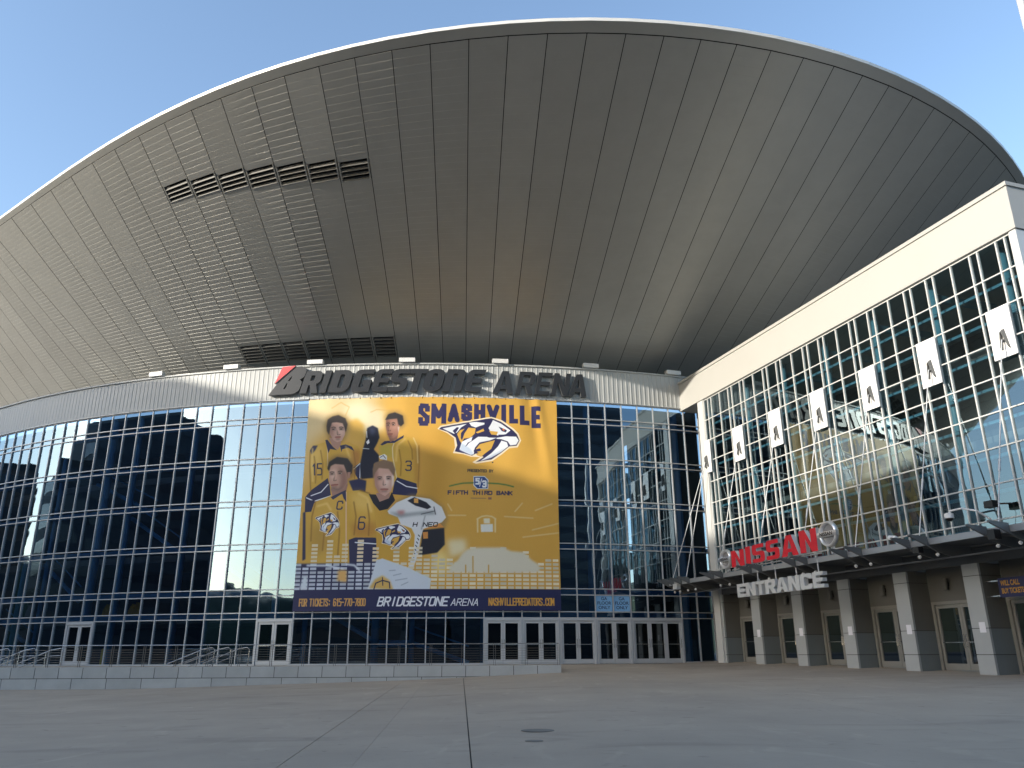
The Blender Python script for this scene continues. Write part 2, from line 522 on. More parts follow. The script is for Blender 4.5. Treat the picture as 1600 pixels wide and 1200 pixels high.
for j in range(J0, J1):
    g = 0.011
    rnd = random.uniform(-0.012, 0.012); rn2 = random.uniform(-0.012, 0.012)
    spans = [(0.0, TRIM)]
    HIGH = high(j)
    if j in louvre_bays: spans = [(0, LOW[0]), (LOW[1], HIGH[0]), (HIGH[1], TRIM)]
    for (f0, f1) in spans:
        v = []; f = []
        nrow = max(1, round((f1 - f0) * NROW))
        for i in range(nrow):
            a = f0 + (f1 - f0) * i / nrow; b_ = f0 + (f1 - f0) * (i + 1) / nrow
            stp = 0.0035
            # plank: outer lip hangs below the next plank, giving a small riser that faces outwards
            p = [soffit_at(j + g, a), soffit_at(j + 1 - g, a), soffit_at(j + 1 - g, b_) - UP * (stp + rnd * 0.5 * 0), soffit_at(j + g, b_) - UP * stp]
            p[2] = p[2] + UP * rnd * 0.25; p[3] = p[3] + UP * rn2 * 0.25
            q2 = soffit_at(j + 1 - g, b_); q3 = soffit_at(j + g, b_)
            b0 = len(v); v += p + [q2, q3]
            f += [(b0, b0 + 3, b0 + 2, b0 + 1), (b0 + 3, b0 + 5, b0 + 4, b0 + 2)]
        link_mesh('soffit_panel', v, f, 'soffit', arena)
    # backing behind the seam and the louvres
for j in louvre_bays:
    HIGH = high(j)
    for (f0, f1, nb, root_lab) in ((LOW[0], LOW[1], 6, 'low'), (HIGH[0], HIGH[1], 4, 'high')):
        e = 0.06
        c = [soffit_at(j + e, f0), soffit_at(j + 1 - e, f0), soffit_at(j + 1 - e, f1), soffit_at(j + e, f1)]
        up = UP * 0.30
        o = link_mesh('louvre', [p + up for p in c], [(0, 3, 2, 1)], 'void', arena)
        for (ja, jb, fa, fb) in ((j + 0.02, j + e, f0, f1), (j + 1 - e, j + 0.98, f0, f1)):
            fv = [soffit_at(ja, fa) - UP * 0.02, soffit_at(jb, fa) - UP * 0.02, soffit_at(jb, fb) - UP * 0.02, soffit_at(ja, fb) - UP * 0.02]
            fv += [q + up for q in fv[:4]]
            link_mesh('louvre_frame', fv, [(0, 3, 2, 1), (1, 2, 6, 5), (0, 4, 7, 3)], 'soffit', o)
        for b_ in range(nb):
            ff0 = f0 + (f1 - f0) * (b_ + 0.12) / nb; ff1 = ff0 + (f1 - f0) * 0.20 / nb; ff2 = f0 + (f1 - f0) * (b_ + 0.98) / nb
            pa, pb = soffit_at(j + e, ff0), soffit_at(j + 1 - e, ff0); pc, pd = soffit_at(j + 1 - e, ff1), soffit_at(j + e, ff1)
            lip = (soffit_at(j + e, ff0) - soffit_at(j + e, ff0 + 0.0035))
            vv = [pa + UP * 0.0, pb + UP * 0.0, pc + UP * 0.10, pd + UP * 0.10]
            vv += [q - UP * 0.03 for q in vv]
            link_mesh('louvre_blade', vv, [(0, 1, 2, 3), (7, 6, 5, 4), (0, 4, 5, 1), (1, 5, 6, 2), (2, 6, 7, 3), (3, 7, 4, 0)], 'grille', o)
bv = []; bf = []
for j in range(J0, J1 + 1):
    for q in range(9):
        bv.append(soffit_at(j, q / 8 * 0.99) + UP * 0.34)
for i in range(J1 - J0):
    for q in range(8):
        bf.append((i * 9 + q, i * 9 + q + 1, (i + 1) * 9 + q + 1, (i + 1) * 9 + q))
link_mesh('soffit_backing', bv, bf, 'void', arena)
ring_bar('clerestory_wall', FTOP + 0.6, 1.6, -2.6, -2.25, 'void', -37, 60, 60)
# trim ring, white rim edge and low roof dome
tv = []; tf = []; ev = []; ef = []
N2 = (J1 - J0)
for i in range(N2 + 1):
    j = J0 + i
    tv += [soffit_at(j, TRIM + 0.002), rim_pt(j, 0, -0.01)]
    ev += [rim_pt(j, 0, -0.01), rim_pt(j, 0.02, 0.13), rim_pt(j, -0.35, 0.19)]
for i in range(N2):
    tf.append((2 * i, 2 * i + 1, 2 * i + 3, 2 * i + 2))
    ef += [(3 * i, 3 * i + 1, 3 * i + 4, 3 * i + 3), (3 * i + 1, 3 * i + 2, 3 * i + 5, 3 * i + 4)]
link_mesh('rim_trim', tv, tf, 'soffit', arena)
link_mesh('roof_rim', ev, ef, 'rim', arena)
dv = []; df = []
for i in range(N2 + 1):
    p = rim_pt(J0 + i, -0.35, 0.19); c = Vector((RCX, RCY + 8, RZ + EYE + 3.0))
    for q in range(5):
        t = q / 4; dv.append(p.lerp(c, t) + UP * 0.8 * math.sin(math.pi * t))
for i in range(N2):
    for q in range(4):
        df.append((i * 5 + q, (i + 1) * 5 + q, (i + 1) * 5 + q + 1, i * 5 + q + 1))
link_mesh('roof_dome', dv, df, 'roof', arena)

# what shows through the glass: columns, beams, floors, stairs
for i, a in enumerate([-33.7, -31.5, -27.1, -24.9, -20.6, -18.4, -14.0, -11.8, -7.4, -5.5, -1.3, 0.85, 5.05, 7.3, 11.65, 12.9, 17.8]):
    B().tube([wall(a, -0.75, BASE), wall(a, -0.75, TOPG - 0.1)], 0.22 if i % 2 == 0 else 0.15, 10, raw=True).build('steel_column', 'blue', arena, True)
for (z1, z0) in PAIRS:
    ring_bar('spandrel_beam', (z1 + z0) / 2, 0.27, -0.62, -0.42, 'blue', mu(K0), mu(K1 + 1), 30)
for z in (10.7, 5.7, 2.0):
    ring_bar('floor_slab', z, 0.4, -9.0, -2.6, 'slab', mu(K0), 18.4, 30)
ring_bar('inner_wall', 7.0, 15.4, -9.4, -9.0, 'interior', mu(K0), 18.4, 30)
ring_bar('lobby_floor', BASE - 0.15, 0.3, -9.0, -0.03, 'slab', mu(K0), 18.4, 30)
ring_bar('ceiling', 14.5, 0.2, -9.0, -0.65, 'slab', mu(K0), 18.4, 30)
def stair(a0, z0, a1, z1):
    for dz in (0.0, 0.9):
        B().tube([wall(a0, -1.6, z0 + dz), wall(a1, -1.6, z1 + dz)], 0.13 if dz == 0 else 0.05, 6, raw=True).build('stair_stringer', 'blue', arena)
for (a0, z0, a1, z1) in ((-12.4, 5.6, -8.2, 3.2), (-4.0, 2.0, -1.2, 0.55), (0.9, 0.55, 4.2, -0.5), (-26.5, 5.6, -22.5, 3.2), (-22.5, 10.6, -17.0, 8.3), (-19, 8.2, -14.5, 5.7), (-30, 2.0, -26, 0.3)):
    stair(a0, z0, a1, z1)
B().tube([wall(-1.2, -1.6, 0.55), wall(0.9, -1.6, 0.55)], 0.2, 6, raw=True).build('stair_landing', 'blue', arena)
ring_bar('side_wall', 7.0, 15.6, -9.5, -0.16, 'interior', 19.0, 19.15, 1)
# end closures so that the building is a solid from any side
ring_bar('side_wall', 7.0, 15.6, -9.5, 0.0, 'interior', mu(K0) - 0.35, mu(K0) - 0.05, 1)

# ---------------------------------------------------------------- the entrance wing
wingb = thing('entrance_wing', 'sunlit glass wing with white mullion grid reaching forward right of the round facade', 'building', wing(9, 0, -0.7))
WF, WT = 14.43, 16.345
b = B(wing)
b.box(-2.9, 21.45, -8.0, 0.14, WF + 0.03, WT - 0.16)
b.build('fascia', 'wing_fascia', wingb)
B(wing).box(-2.9, 21.50, -8.0, 0.20, WT - 0.157, WT).build('fascia_cap', 'wing_fascia', wingb)
B(wing).box(-0.8, -0.2, -0.6, 0.10, -0.75, WF).build('corner_pillar', 'alu_white', wingb)
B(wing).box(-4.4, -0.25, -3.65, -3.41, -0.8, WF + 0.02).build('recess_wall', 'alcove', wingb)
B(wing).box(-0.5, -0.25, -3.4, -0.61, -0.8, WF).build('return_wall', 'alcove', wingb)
B(wing).box(21.12, 21.40, -7.8, 0.10, 3.4, WF).build('end_wall', 'alu_white', wingb)
CS = [3.21 + 3.37 * i for i in range(-1, 6)]
ed = []
for c in CS:
    ed += [c - 0.41, c + 0.41, c + 0.79, c + 1.69, c + 2.59]
ed = sorted(e for e in ed if -0.15 < e < 21.05)
edges = [-0.17] + ed + [21.09]
WROWS = [WF, 13.14, 11.90, 10.67, 9.43, 8.20, 6.95, 5.68, 4.43, 3.85]
for e in edges:
    B(wing).box(e - 0.028, e + 0.028, -0.03, 0.055, 3.85, WF - 0.02).build('mullion', 'alu_white', wingb)
for z in WROWS[1:]:
    B(wing).box(-0.2, 21.1, -0.025, 0.045, z - 0.024, z + 0.024).build('transom', 'alu_white', wingb)
B(wing).box(-0.2, 21.1, -0.025, 0.04, WF - 0.06, WF - 0.015).build('head_transom', 'alu_white', wingb)
for i in range(len(edges) - 1):
    for r_ in range(len(WROWS) - 1):
        s0, s1, z1, z0 = edges[i] + 0.034, edges[i + 1] - 0.034, WROWS[r_] - 0.03, WROWS[r_ + 1] + 0.03
        t1 = random.uniform(-1, 1) * 0.0012; t2 = random.uniform(-1, 1) * 0.0012
        q = [wing(s0, -t1 - t2, z0), wing(s1, t1 - t2, z0), wing(s1, t1 + t2, z1), wing(s0, -t1 + t2, z1)]
        if r_ == len(WROWS) - 2:
            link_mesh('low_pane', q, [(0, 1, 2, 3)], 'wing_glass', wingb)
        else:
            link_mesh('glass_pane', q, [(0, 1, 2, 3)], 'wing_glass', wingb)
for c in CS:
    if 0 < c < 21:
        B().tube([wing(c, -0.7, 3.8), wing(c, -0.7, WF)], 0.16, 10, raw=True).build('steel_column', 'blue_lit', wingb, True)
        B(wing).box(c - 0.09, c + 0.09, -4.0, -0.9, 13.7, 14.0).build('roof_beam', 'blue_lit', wingb)
for z in WROWS[1:9]:
    B(wing).box(-0.1, 21.0, -0.52, -0.40, z - 0.25, z - 0.13).build('wind_beam', 'blue_lit', wingb)
for z in (11.6, 8.0, 4.2):
    B(wing).box(-0.1, 21.0, -7.0, -1.9, z - 0.45, z - 0.05).build('floor_slab', 'slab', wingb)
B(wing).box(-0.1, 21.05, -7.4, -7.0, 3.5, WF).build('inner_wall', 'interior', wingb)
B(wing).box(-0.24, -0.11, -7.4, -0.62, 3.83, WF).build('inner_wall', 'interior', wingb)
# ground floor: piers, recessed alcoves with doors
PZ = 3.05
PIER = [-0.42, 3.0, 6.43, 9.8, 13.2, 16.68, 20.1]
def gz(s, w_):
    p = wing(s, w_, 0); return ground(p[0], p[1]) - EYE
for c in PIER:
    zb = gz(c, 0) - 0.15
    zs = [zb, -0.12, 0.78, 2.62, PZ]
    B(wing).box(c - 0.33, c + 0.33, -1.05, -0.03, zb, PZ - 0.01).build('pier_core', 'joint', wingb)
    for i in range(4):
        g0, g1 = (0.012 if i else 0), (0.012 if i < 3 else 0)
        B(wing).box(c - 0.36, c + 0.36, -0.10, 0.0, zs[i] + g0, zs[i + 1] - g1).build('pier_panel', 'pier', wingb)
        for sg in (-1, 1):
            B(wing).box(c + sg * 0.33, c + sg * 0.355, -1.05, -0.105, zs[i] + g0, zs[i + 1] - g1).build('side_panel', 'alcove_low' if i < 2 else 'alcove', wingb)  # pier sides coloured darker than the front, browner above, bluer below
for i in range(len(PIER) - 1):
    s0, s1 = PIER[i] + 0.36, PIER[i + 1] - 0.36
    zb = gz((s0 + s1) / 2, -1) 
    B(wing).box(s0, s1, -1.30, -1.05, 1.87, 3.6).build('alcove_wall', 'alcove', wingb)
    fr = (lambda s, w_, z, s0=s0: wing(s0 + s, w_ - 1.12, z))
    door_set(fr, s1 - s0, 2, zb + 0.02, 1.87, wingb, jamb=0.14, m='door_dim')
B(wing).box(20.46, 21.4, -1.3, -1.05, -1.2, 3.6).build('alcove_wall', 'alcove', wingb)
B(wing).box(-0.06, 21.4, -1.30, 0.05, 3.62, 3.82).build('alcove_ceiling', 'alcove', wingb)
B(wing).box(-0.78, 21.4, -0.35, -0.10, 3.06, 3.60).build('header_beam', 'canopy', wingb)

# ---------------------------------------------------------------- canopy over the doors, hung on rods
canopy = thing('entrance_canopy', 'dark steel canopy hung on rods above the wing doors', 'canopy', wing(9, 1.2, 3.7))
DE = 2.15
nsl = 7
for i in range(nsl):
    w0 = 0.16 + (DE - 0.1 - 0.16) * i / nsl; w1 = 0.16 + (DE - 0.1 - 0.16) * (i + 1) / nsl - 0.03
    B(wing).prism([(w0, 3.66), (w1, 3.66), (w1, 3.70), (w0, 3.70)], -2.1, 22.5).build('deck_plank', 'canopy', canopy)
B(wing).box(-2.1, 22.5, DE - 0.07, DE, 3.62, 3.84).build('front_channel', 'canopy_edge', canopy)
B(wing).box(-2.1, 22.5, 0.155, 0.20, 3.705, 3.82).build('rear_channel', 'canopy', canopy)
fins = []
for c in CS:
    if c < 0: fins += [(c - 0.40, 2.75), (c + 0.42, 2.75)]
    else: fins += [(c - 0.42, 2.85), (c + 0.42, 2.85)]
fins = [(-2.05, 2.75), (-1.45, 2.75)] + fins
for s, tip in fins:
    prof = [(0.25, 3.28), (1.2, 3.22), (1.9, 3.34), (tip, 3.78), (tip, 3.84), (1.9, 3.66 + 0.28), (1.9, 3.645), (0.25, 3.645)]
    prof = [(0.25, 3.30), (1.15, 3.24), (1.75, 3.38), (tip + .15, 3.90), (tip + 0.12, 3.96), (DE + 0.03, 3.90), (DE + 0.03, 3.61), (0.25, 3.61)]
    B(wing).prism(prof, s - 0.035, s + 0.035).build('outrigger', 'fin', canopy)
    B(wing).lathe([(0, 0.03), (0.03, 0.06), (0.09, 0.06), (0.11, 0.045)], (s, 1.75, 3.33), (s, 1.95, 3.16), 12).build('spotlight', 'white', canopy)
B(wing).tube([(-2.1, 1.45, 3.18), (22.4, 1.45, 3.18)], 0.035, 8).build('service_pipe', 'canopy', canopy)
for c in CS + [CS[-1] + 3.37]:
    if c > 21: continue
    zt = 10.72
    top = (c, 0.22, zt); bot = (c, DE - 0.04, 3.84)
    if c > -0.3:
        p = B(wing).box(c - 0.46 if c > 0 else c - 0.02, c + 0.50, 0.155, 0.20, 9.95, 11.86).build('anchor_plate', 'white', canopy)
        g = B(wing)
        for sg in (-1, 1):
            g.hexa([(c + .11 + sg * .15 - .022, .203, 10.22), (c + .11 + sg * .15 + .022, .203, 10.22), (c + .11 + sg * .15 + .022, .30, 10.30), (c + .11 + sg * .15 - .022, .30, 10.30),
                    (c + .11 + sg * .03 - .022, .203, 11.0), (c + .11 + sg * .03 + .022, .203, 11.0), (c + .11 + sg * .03 + .022, .36, 10.85), (c + .11 + sg * .03 - .022, .36, 10.85)])
        g.box(c + .03, c + .19, .204, .33, 10.54, 10.585)
        g.build('gusset', 'fin', p)
        r_ = B(wing).tube([(c + 0.11, 0.36, 10.56), bot], 0.022, 8).build('stay_rod', 'alu', canopy)
        mid = [0.36 + (DE - 0.04 - 0.36) * t for t in (0.66, 0.72)]; mz = [10.56 + (3.84 - 10.56) * t for t in (0.66, 0.72)]; ms = [c + 0.11 - 0.11 * t for t in (0.66, 0.72)]
        B(wing).tube([(ms[0], mid[0], mz[0]), (ms[1], mid[1], mz[1])], 0.042, 8).build('turnbuckle', 'alu', r_)
        B(wing).box(c - 0.05, c + 0.05, DE - 0.12, DE + 0.02, 3.84, 3.98).build('clevis', 'fin', r_)
B(wing).tube([(-0.05, 0.36, 10.55), (-1.75, DE - 0.05, 3.84)], 0.022, 8).build('stay_rod', 'alu', canopy)

# ---------------------------------------------------------------- lettering
def rounded(pts, rad):
    """polygon with its flagged corners rounded; pts (x, y, r)"""
    out = []; n = len(pts)
    for i in range(n):
        x, y, r_ = pts[i]
        if r_ * rad <= 0: out.append((x, y)); continue
        r2 = r_ * rad
        p = Vector((x, y)); a = Vector(pts[i - 1][:2]) - p; c = Vector(pts[(i + 1) % n][:2]) - p
        la, lc = min(r2, a.length * 0.5), min(r2, c.length * 0.5)
        A = p + a.normalized() * la; C = p + c.normalized() * lc
        for k in range(6):
            t = k / 5; out.append(tuple(A * (1 - t) ** 2 + p * 2 * t * (1 - t) + C * t * t))
    return out
def glyph(ch, w_=0.62, t=0.2, u=0.17, r_=0.2, n_style=False):
    """block capital of height 1: list of loops"""
    h = 1.0; a = t; q = (h - 3 * u) / 2
    if ch == 'I': return [[(0, 0), (t, 0), (t, 1), (0, 1)]], t
    if ch == 'T': m_ = w_ / 2; return [[(m_ - t / 2, 0), (m_ + t / 2, 0), (m_ + t / 2, 1 - u), (w_, 1 - u), (w_, 1), (0, 1), (0, 1 - u), (m_ - t / 2, 1 - u)]], w_
    if ch == 'E': return [rounded([(0, 0, r_ * n_style), (w_, 0, 0), (w_, u, 0), (t, u, 0), (t, u + q, 0), (w_ * .92, u + q, 0), (w_ * .92, 2 * u + q, 0), (t, 2 * u + q, 0), (t, 1 - u, 0), (w_, 1 - u, 0), (w_, 1, 0), (0, 1, r_ * n_style)], 1)], w_
    if ch == 'N' and n_style: return [rounded([(0, 0, 0), (t, 0, 0), (t, 1 - u, 0), (w_ - t, 1 - u, .3 * u), (w_ - t, 0, 0), (w_, 0, 0), (w_, 1, r_), (0, 1, 0)], 1)], w_
    if ch == 'N': return [[(0, 0), (t, 0), (t, .60), (w_ - t, 0), (w_, 0), (w_, 1), (w_ - t, 1), (w_ - t, .40), (t, 1), (0, 1)]], w_
    if ch == 'S': return [rounded([(0, 0, r_ * .4), (w_, 0, r_), (w_, 2 * u + q, r_), (t, 2 * u + q, u * .4), (t, 1 - u, u * .4), (w_ * .96, 1 - u, 0), (w_ * .96, 1, 0), (0, 1, r_), (0, u + q, r_), (w_ - t, u + q, u * .4), (w_ - t, u, u * .4), (0, u, 0)], 1)], w_
    if ch == 'C': return [rounded([(0, 0, r_), (w_, 0, r_), (w_, .33, 0), (w_ - t, .33, 0), (w_ - t, u, .06), (t, u, .06), (t, 1 - u, .06), (w_ - t, 1 - u, .06), (w_ - t, .67, 0), (w_, .67, 0), (w_, 1, r_), (0, 1, r_)], 1)], w_
    if ch == 'G': return [rounded([(0, 0, r_), (w_, 0, 0), (w_, .52, 0), (w_ * .55, .52, 0), (w_ * .55, .52 - u, 0), (w_ - t, .52 - u, 0), (w_ - t, u, 0), (t, u, .06), (t, 1 - u, .06), (w_, 1 - u, 0), (w_, 1, 0), (0, 1, r_)], 1)], w_
    if ch in 'DO': return [rounded([(0, 0, r_ * (ch == 'O')), (w_, 0, r_), (w_, 1, r_), (0, 1, r_ * (ch == 'O'))], 1.3), rounded([(t, u, .04), (w_ - t, u, .05), (w_ - t, 1 - u, .05), (t, 1 - u, .04)][::-1], 1)], w_
    if ch == 'A': return [[(0, 0), (t, 0), (t + .045, .19), (w_ - t - .045, .19), (w_ - t, 0), (w_, 0), (w_ * .66, 1), (w_ * .34, 1)], [(w_ * .5, .78), (w_ * .5 + .075, .36), (w_ * .5 - .075, .36)]], w_
    if ch == 'R': return [rounded([(0, 0, 0), (t, 0, 0), (t, .36, 0), (w_ * .46, .36, 0), (w_ - t * .98, 0, 0), (w_ + .02, 0, 0), (w_ * .80, .40, 0), (w_, .5, .1), (w_, 1, r_), (0, 1, 0)], 1), rounded([(t, .36 + u, .02), (w_ - t, .36 + u, .05), (w_ - t, 1 - u, .05), (t, 1 - u, .02)][::-1], 1)], w_
def solid(loops, place, depth, mats, name, parent, shear=0.0, hx=1.0, hy=1.0):
    """extruded letter: place(x, y, d) -> world; front face first material, sides second"""
    cu = bpy.data.curves.new(name, 'CURVE'); cu.dimensions = '2D'; cu.fill_mode = 'FRONT'
    for lp in loops:
        sp = cu.splines.new('POLY'); sp.points.add(len(lp) - 1); sp.use_cyclic_u = True
        for i, (x, y) in enumerate(lp): sp.points[i].co = ((x + shear * y) * hx, y * hy, 0, 1)
    tmp = bpy.data.objects.new('tmp', cu); COL.objects.link(tmp)
    dg = bpy.context.evaluated_depsgraph_get()
    me = bpy.data.meshes.new_from_object(tmp.evaluated_get(dg))
    bpy.data.objects.remove(tmp); bpy.data.curves.remove(cu)
    v = [x.co.copy() for x in me.vertices]; f = [tuple(p.vertices) for p in me.polygons]
    bpy.data.meshes.remove(me)
    n = len(v); V = [place(p.x, p.y, depth) for p in v] + [place(p.x, p.y, 0) for p in v]
    F = list(f) + [tuple(n + i for i in reversed(q)) for q in f]; FM = [0] * len(F)
    cnt = {}
    for q in f:
        for i in range(len(q)):
            e = (q[i], q[(i + 1) % len(q)]); cnt[tuple(sorted(e))] = cnt.get(tuple(sorted(e)), []) + [e]
    for es in cnt.values():
        if len(es) == 1:
            a, b_ = es[0]; F.append((b_, a, n + a, n + b_)); FM.append(1)
    o = link_mesh(name, V, F, mats, parent, FM)
    bm = bmesh.new(); bm.from_mesh(o.data); bmesh.ops.recalc_face_normals(bm, faces=bm.faces); bm.to_mesh(o.data); bm.free()
    return o
def text_loops_mesh(txt, place, size, mats, name, parent, depth=0.006, bold=0.012, sx=1.0, align='LEFT'):
    cu = bpy.data.curves.new(name, 'FONT'); cu.body = txt; cu.size = size; cu.offset = bold * size; cu.align_x = align
    tmp = bpy.data.objects.new('tmp', cu); COL.objects.link(tmp)
    dg = bpy.context.evaluated_depsgraph_get()
    me = bpy.data.meshes.new_from_object(tmp.evaluated_get(dg))
    bpy.data.objects.remove(tmp); bpy.data.curves.remove(cu)
    o = link_mesh(name, [place(p.co.x * sx, p.co.y, depth) for p in me.vertices], [tuple(p.vertices) for p in me.polygons], mats, parent)
    bpy.data.meshes.remove(me)
    return o

# big charcoal letters on the curved fascia
arc = lambda a: math.degrees(a / (RW + 0.3))
sign = thing('arena_sign', 'large charcoal raised italic letters with a red flag on the curved fascia', 'sign', wall(1.5, 0.3, 15.6))
def on_fascia(a_left):
    a_mid = a_left + arc(0.55)
    t = R(a_mid); tx, ty = math.cos(t), math.sin(t); nx, ny = math.sin(t), -math.cos(t); o0 = Vector(wall(a_mid, 0.16, 0))
    def place(x, y, d):
        x0 = x - 0.55
        return (o0.x + tx * x0 + nx * d, o0.y + ty * x0 + ny * d, EYE + y)
    return place
ZL, HL = 14.93, 1.40
letters = [('R', -6.55, 1.08), ('I', -5.30, 0), ('D', -4.74, 1.2), ('G', -3.38, 1.14), ('E', -2.08, 0.98), ('S', -1.06, 1.08), ('T', 0.02, 1.05), ('O', 1.04, 1.15), ('N', 2.30, 1.15), ('E', 3.62, 1.02)]
SH = 0.26
for ch, a, wd in letters:
    lp, ww = glyph(ch, 0.72, 0.275, 0.20, 0.26, True)
    pl = on_fascia(a)
    kx = (wd / 0.72) if ch != 'I' else HL
    solid([[(x * kx + SH * y * HL, y * HL) for x, y in l] for l in lp], lambda x, y, d, pl=pl: pl(x, y + ZL, d), 0.24, ['letter', 'letter_side'], 'letter', sign)
for ch, a, wd in [('A', 5.42, 1.24), ('R', 6.86, 1.0), ('E', 8.06, 0.88), ('N', 9.08, 1.02), ('A', 10.16, 1.18)]:
    lp, ww = glyph(ch, 0.70, 0.20, 0.155, 0.2)
    pl = on_fascia(a); sh = 0.20 if ch != 'A' else 0.14
    solid([[(x * wd / 0.70 + sh * y * 1.42, y * 1.42) for x, y in l] for l in lp], lambda x, y, d, pl=pl: pl(x, y + ZL - 0.06, d), 0.22, ['letter', 'letter_side'], 'letter', sign)
pl = on_fascia(-8.55)
def zz(p): return [((x - 28) * 0.00660, (378 - y) * 0.00660 + ZL - 0.03) for x, y in p]
solid([zz([(148, 112), (274, 106), (84, 272)])], lambda x, y, d: pl(x, y, d), 0.30, ['flag_red', 'red_side'], 'red_flag', sign)
bl = [(30, 378), (95, 285), (160, 225), (215, 175), (285, 112), (335, 112), (368, 130), (378, 165), (362, 215), (322, 240), (340, 262), (336, 300), (318, 345), (280, 370), (240, 378)]
solid([zz(bl), zz([(205, 250), (232, 212), (246, 200), (236, 232), (222, 250)]), zz([(168, 322), (192, 275), (204, 266), (198, 300), (184, 326)])], lambda x, y, d: pl(x, y, d), 0.24, ['letter', 'letter_side'], 'letter', sign)

# red letters and chrome emblems on the canopy edge
redsign = thing('red_letter_sign', 'red block letters with silver sides standing on the canopy edge', 'sign', wing(8, DE, 4.0))
SW = DE + 0.02
def flat(s0, z0, w0=SW):
    return lambda x, y, d: wing(s0 + x, w0 + d, z0 + y)
s = 4.86; hgt = 1.0
def zlo(s_): return 4.00 + 0.012 * (s_ - 5)
for ch, wd in (('N', 1.12), ('I', 0.42), ('S', 1.0), ('S', 1.0), ('A', 1.22), ('N', 1.16)):
    lp, ww = glyph(ch, 0.72, 0.245, 0.205, 0.2)
    hh = 0.78 + 0.034 * (s - 4.8)
    k = (wd / ww)
    solid([[(x * k, y * hh) for x, y in l] for l in lp], flat(s, zlo(s)), 0.20, ['red', 'red_side'], 'letter', redsign)
    s += wd + 0.13
def ring_emblem(sc, zc, rad, label):
    o = thing('chrome_emblem', label, 'emblem', wing(sc, SW + 0.1, zc), 'round chrome emblems at both ends of the red letters')
    g = B(wing); n = 28
    for i in range(n):
        a0, a1 = 2 * math.pi * i / n, 2 * math.pi * (i + 1) / n
        pr = []
        for a in (a0, a1):
            for (rr, ww) in ((rad * .76, .06), (rad * .80, .17), (rad * .93, .20), (rad, .10), (rad, 0.02), (rad * .76, 0.02)):
                pr.append((sc + rr * math.cos(a), SW + ww, zc + rr * math.sin(a)))
        b0 = len(g.v); g.v += [tuple(wing(*p)) for p in pr]
        for q in range(6):
            g.f.append((b0 + q, b0 + (q + 1) % 6, b0 + 6 + (q + 1) % 6, b0 + 6 + q)); g.m.append(0)
    g.build('ring', 'chrome', o, True)
    B(wing).lathe([(0, rad * .74), (0.03, rad * .74)], (sc, SW + 0.03, zc), (sc, SW + 1, zc), 24).build('back_disc', 'disc', o)
    bar = B(wing).prism([(SW + .06, zc - rad * .2), (SW + .20, zc - rad * .2), (SW + .235, zc), (SW + .20, zc + rad * .2), (SW + .06, zc + rad * .2)], sc - rad * 1.10, sc + rad * 1.10).build('name_bar', 'chrome', o)
    text_loops_mesh('NISSAN', lambda x, y, d: wing(sc + x, SW + .238 + d, zc - rad * .13 + y), rad * .38, ['black'], 'lettering', bar, 0.004, 0.03, 1.15, 'CENTER')
    B(wing).tube([(sc, SW + 0.02, zc - rad), (sc, SW + 0.02, 3.85)], 0.04, 8).build('post', 'alu', o)
    B(wing).tube([(sc + .16, SW + 0.02, zc - rad * .95), (sc + .16, SW + 0.02, 3.85)], 0.03, 8).build('post', 'alu', o)
ring_emblem(4.22, 4.47, 0.49, 'small round chrome emblem at the inner left end of the red letters')
ring_emblem(12.08, 4.68, 0.54, 'larger round chrome emblem at the outer right end of the red letters')
ra = B(wing).tube([(4.6, SW + 0.02, 3.90), (11.4, SW + 0.02, 3.98)], 0.03, 8).build('mounting_rail', 'alu', redsign)
for i in range(16):
    ss = 4.95 + i * 0.41
    B(wing).box(ss - 0.012, ss + 0.012, SW, SW + 0.03, 3.86, 4.02 + 0.012 * (ss - 5)).build('letter_post', 'alu', redsign)

ent = thing('entrance_sign', 'pale grey block letters hanging below the canopy edge', 'sign', wing(8, DE, 2.9))
s = 5.0
def zb(s_): return 2.55 + 0.003 * (s_ - 5)
spans = []
for ch, wd in (('E', .70), ('N', .80), ('T', .68), ('R', .78), ('A', .86), ('N', .80), ('C', .80), ('E', .70)):
    lp, ww = glyph(ch, 0.80, 0.27, 0.22, 0.18)
    hh = 0.62 + 0.006 * (s - 5); k = wd / ww
    L_ = [[(x * k, y * hh) for x, y in l] for l in lp]
    o = solid(L_, flat(s, zb(s), SW - 0.1), 0.22, ['white_letter', 'white_letter_side'], 'letter', ent)
    spans.append(s + wd / 2); s += wd + 0.045
for ss in (5.35, 6.6, 8.0, 9.5, 11.0):
    B(wing).tube([(ss, SW - 0.04, 3.1), (ss, SW - 0.04, 3.75)], 0.03, 8).build('hanger', 'alu', ent)

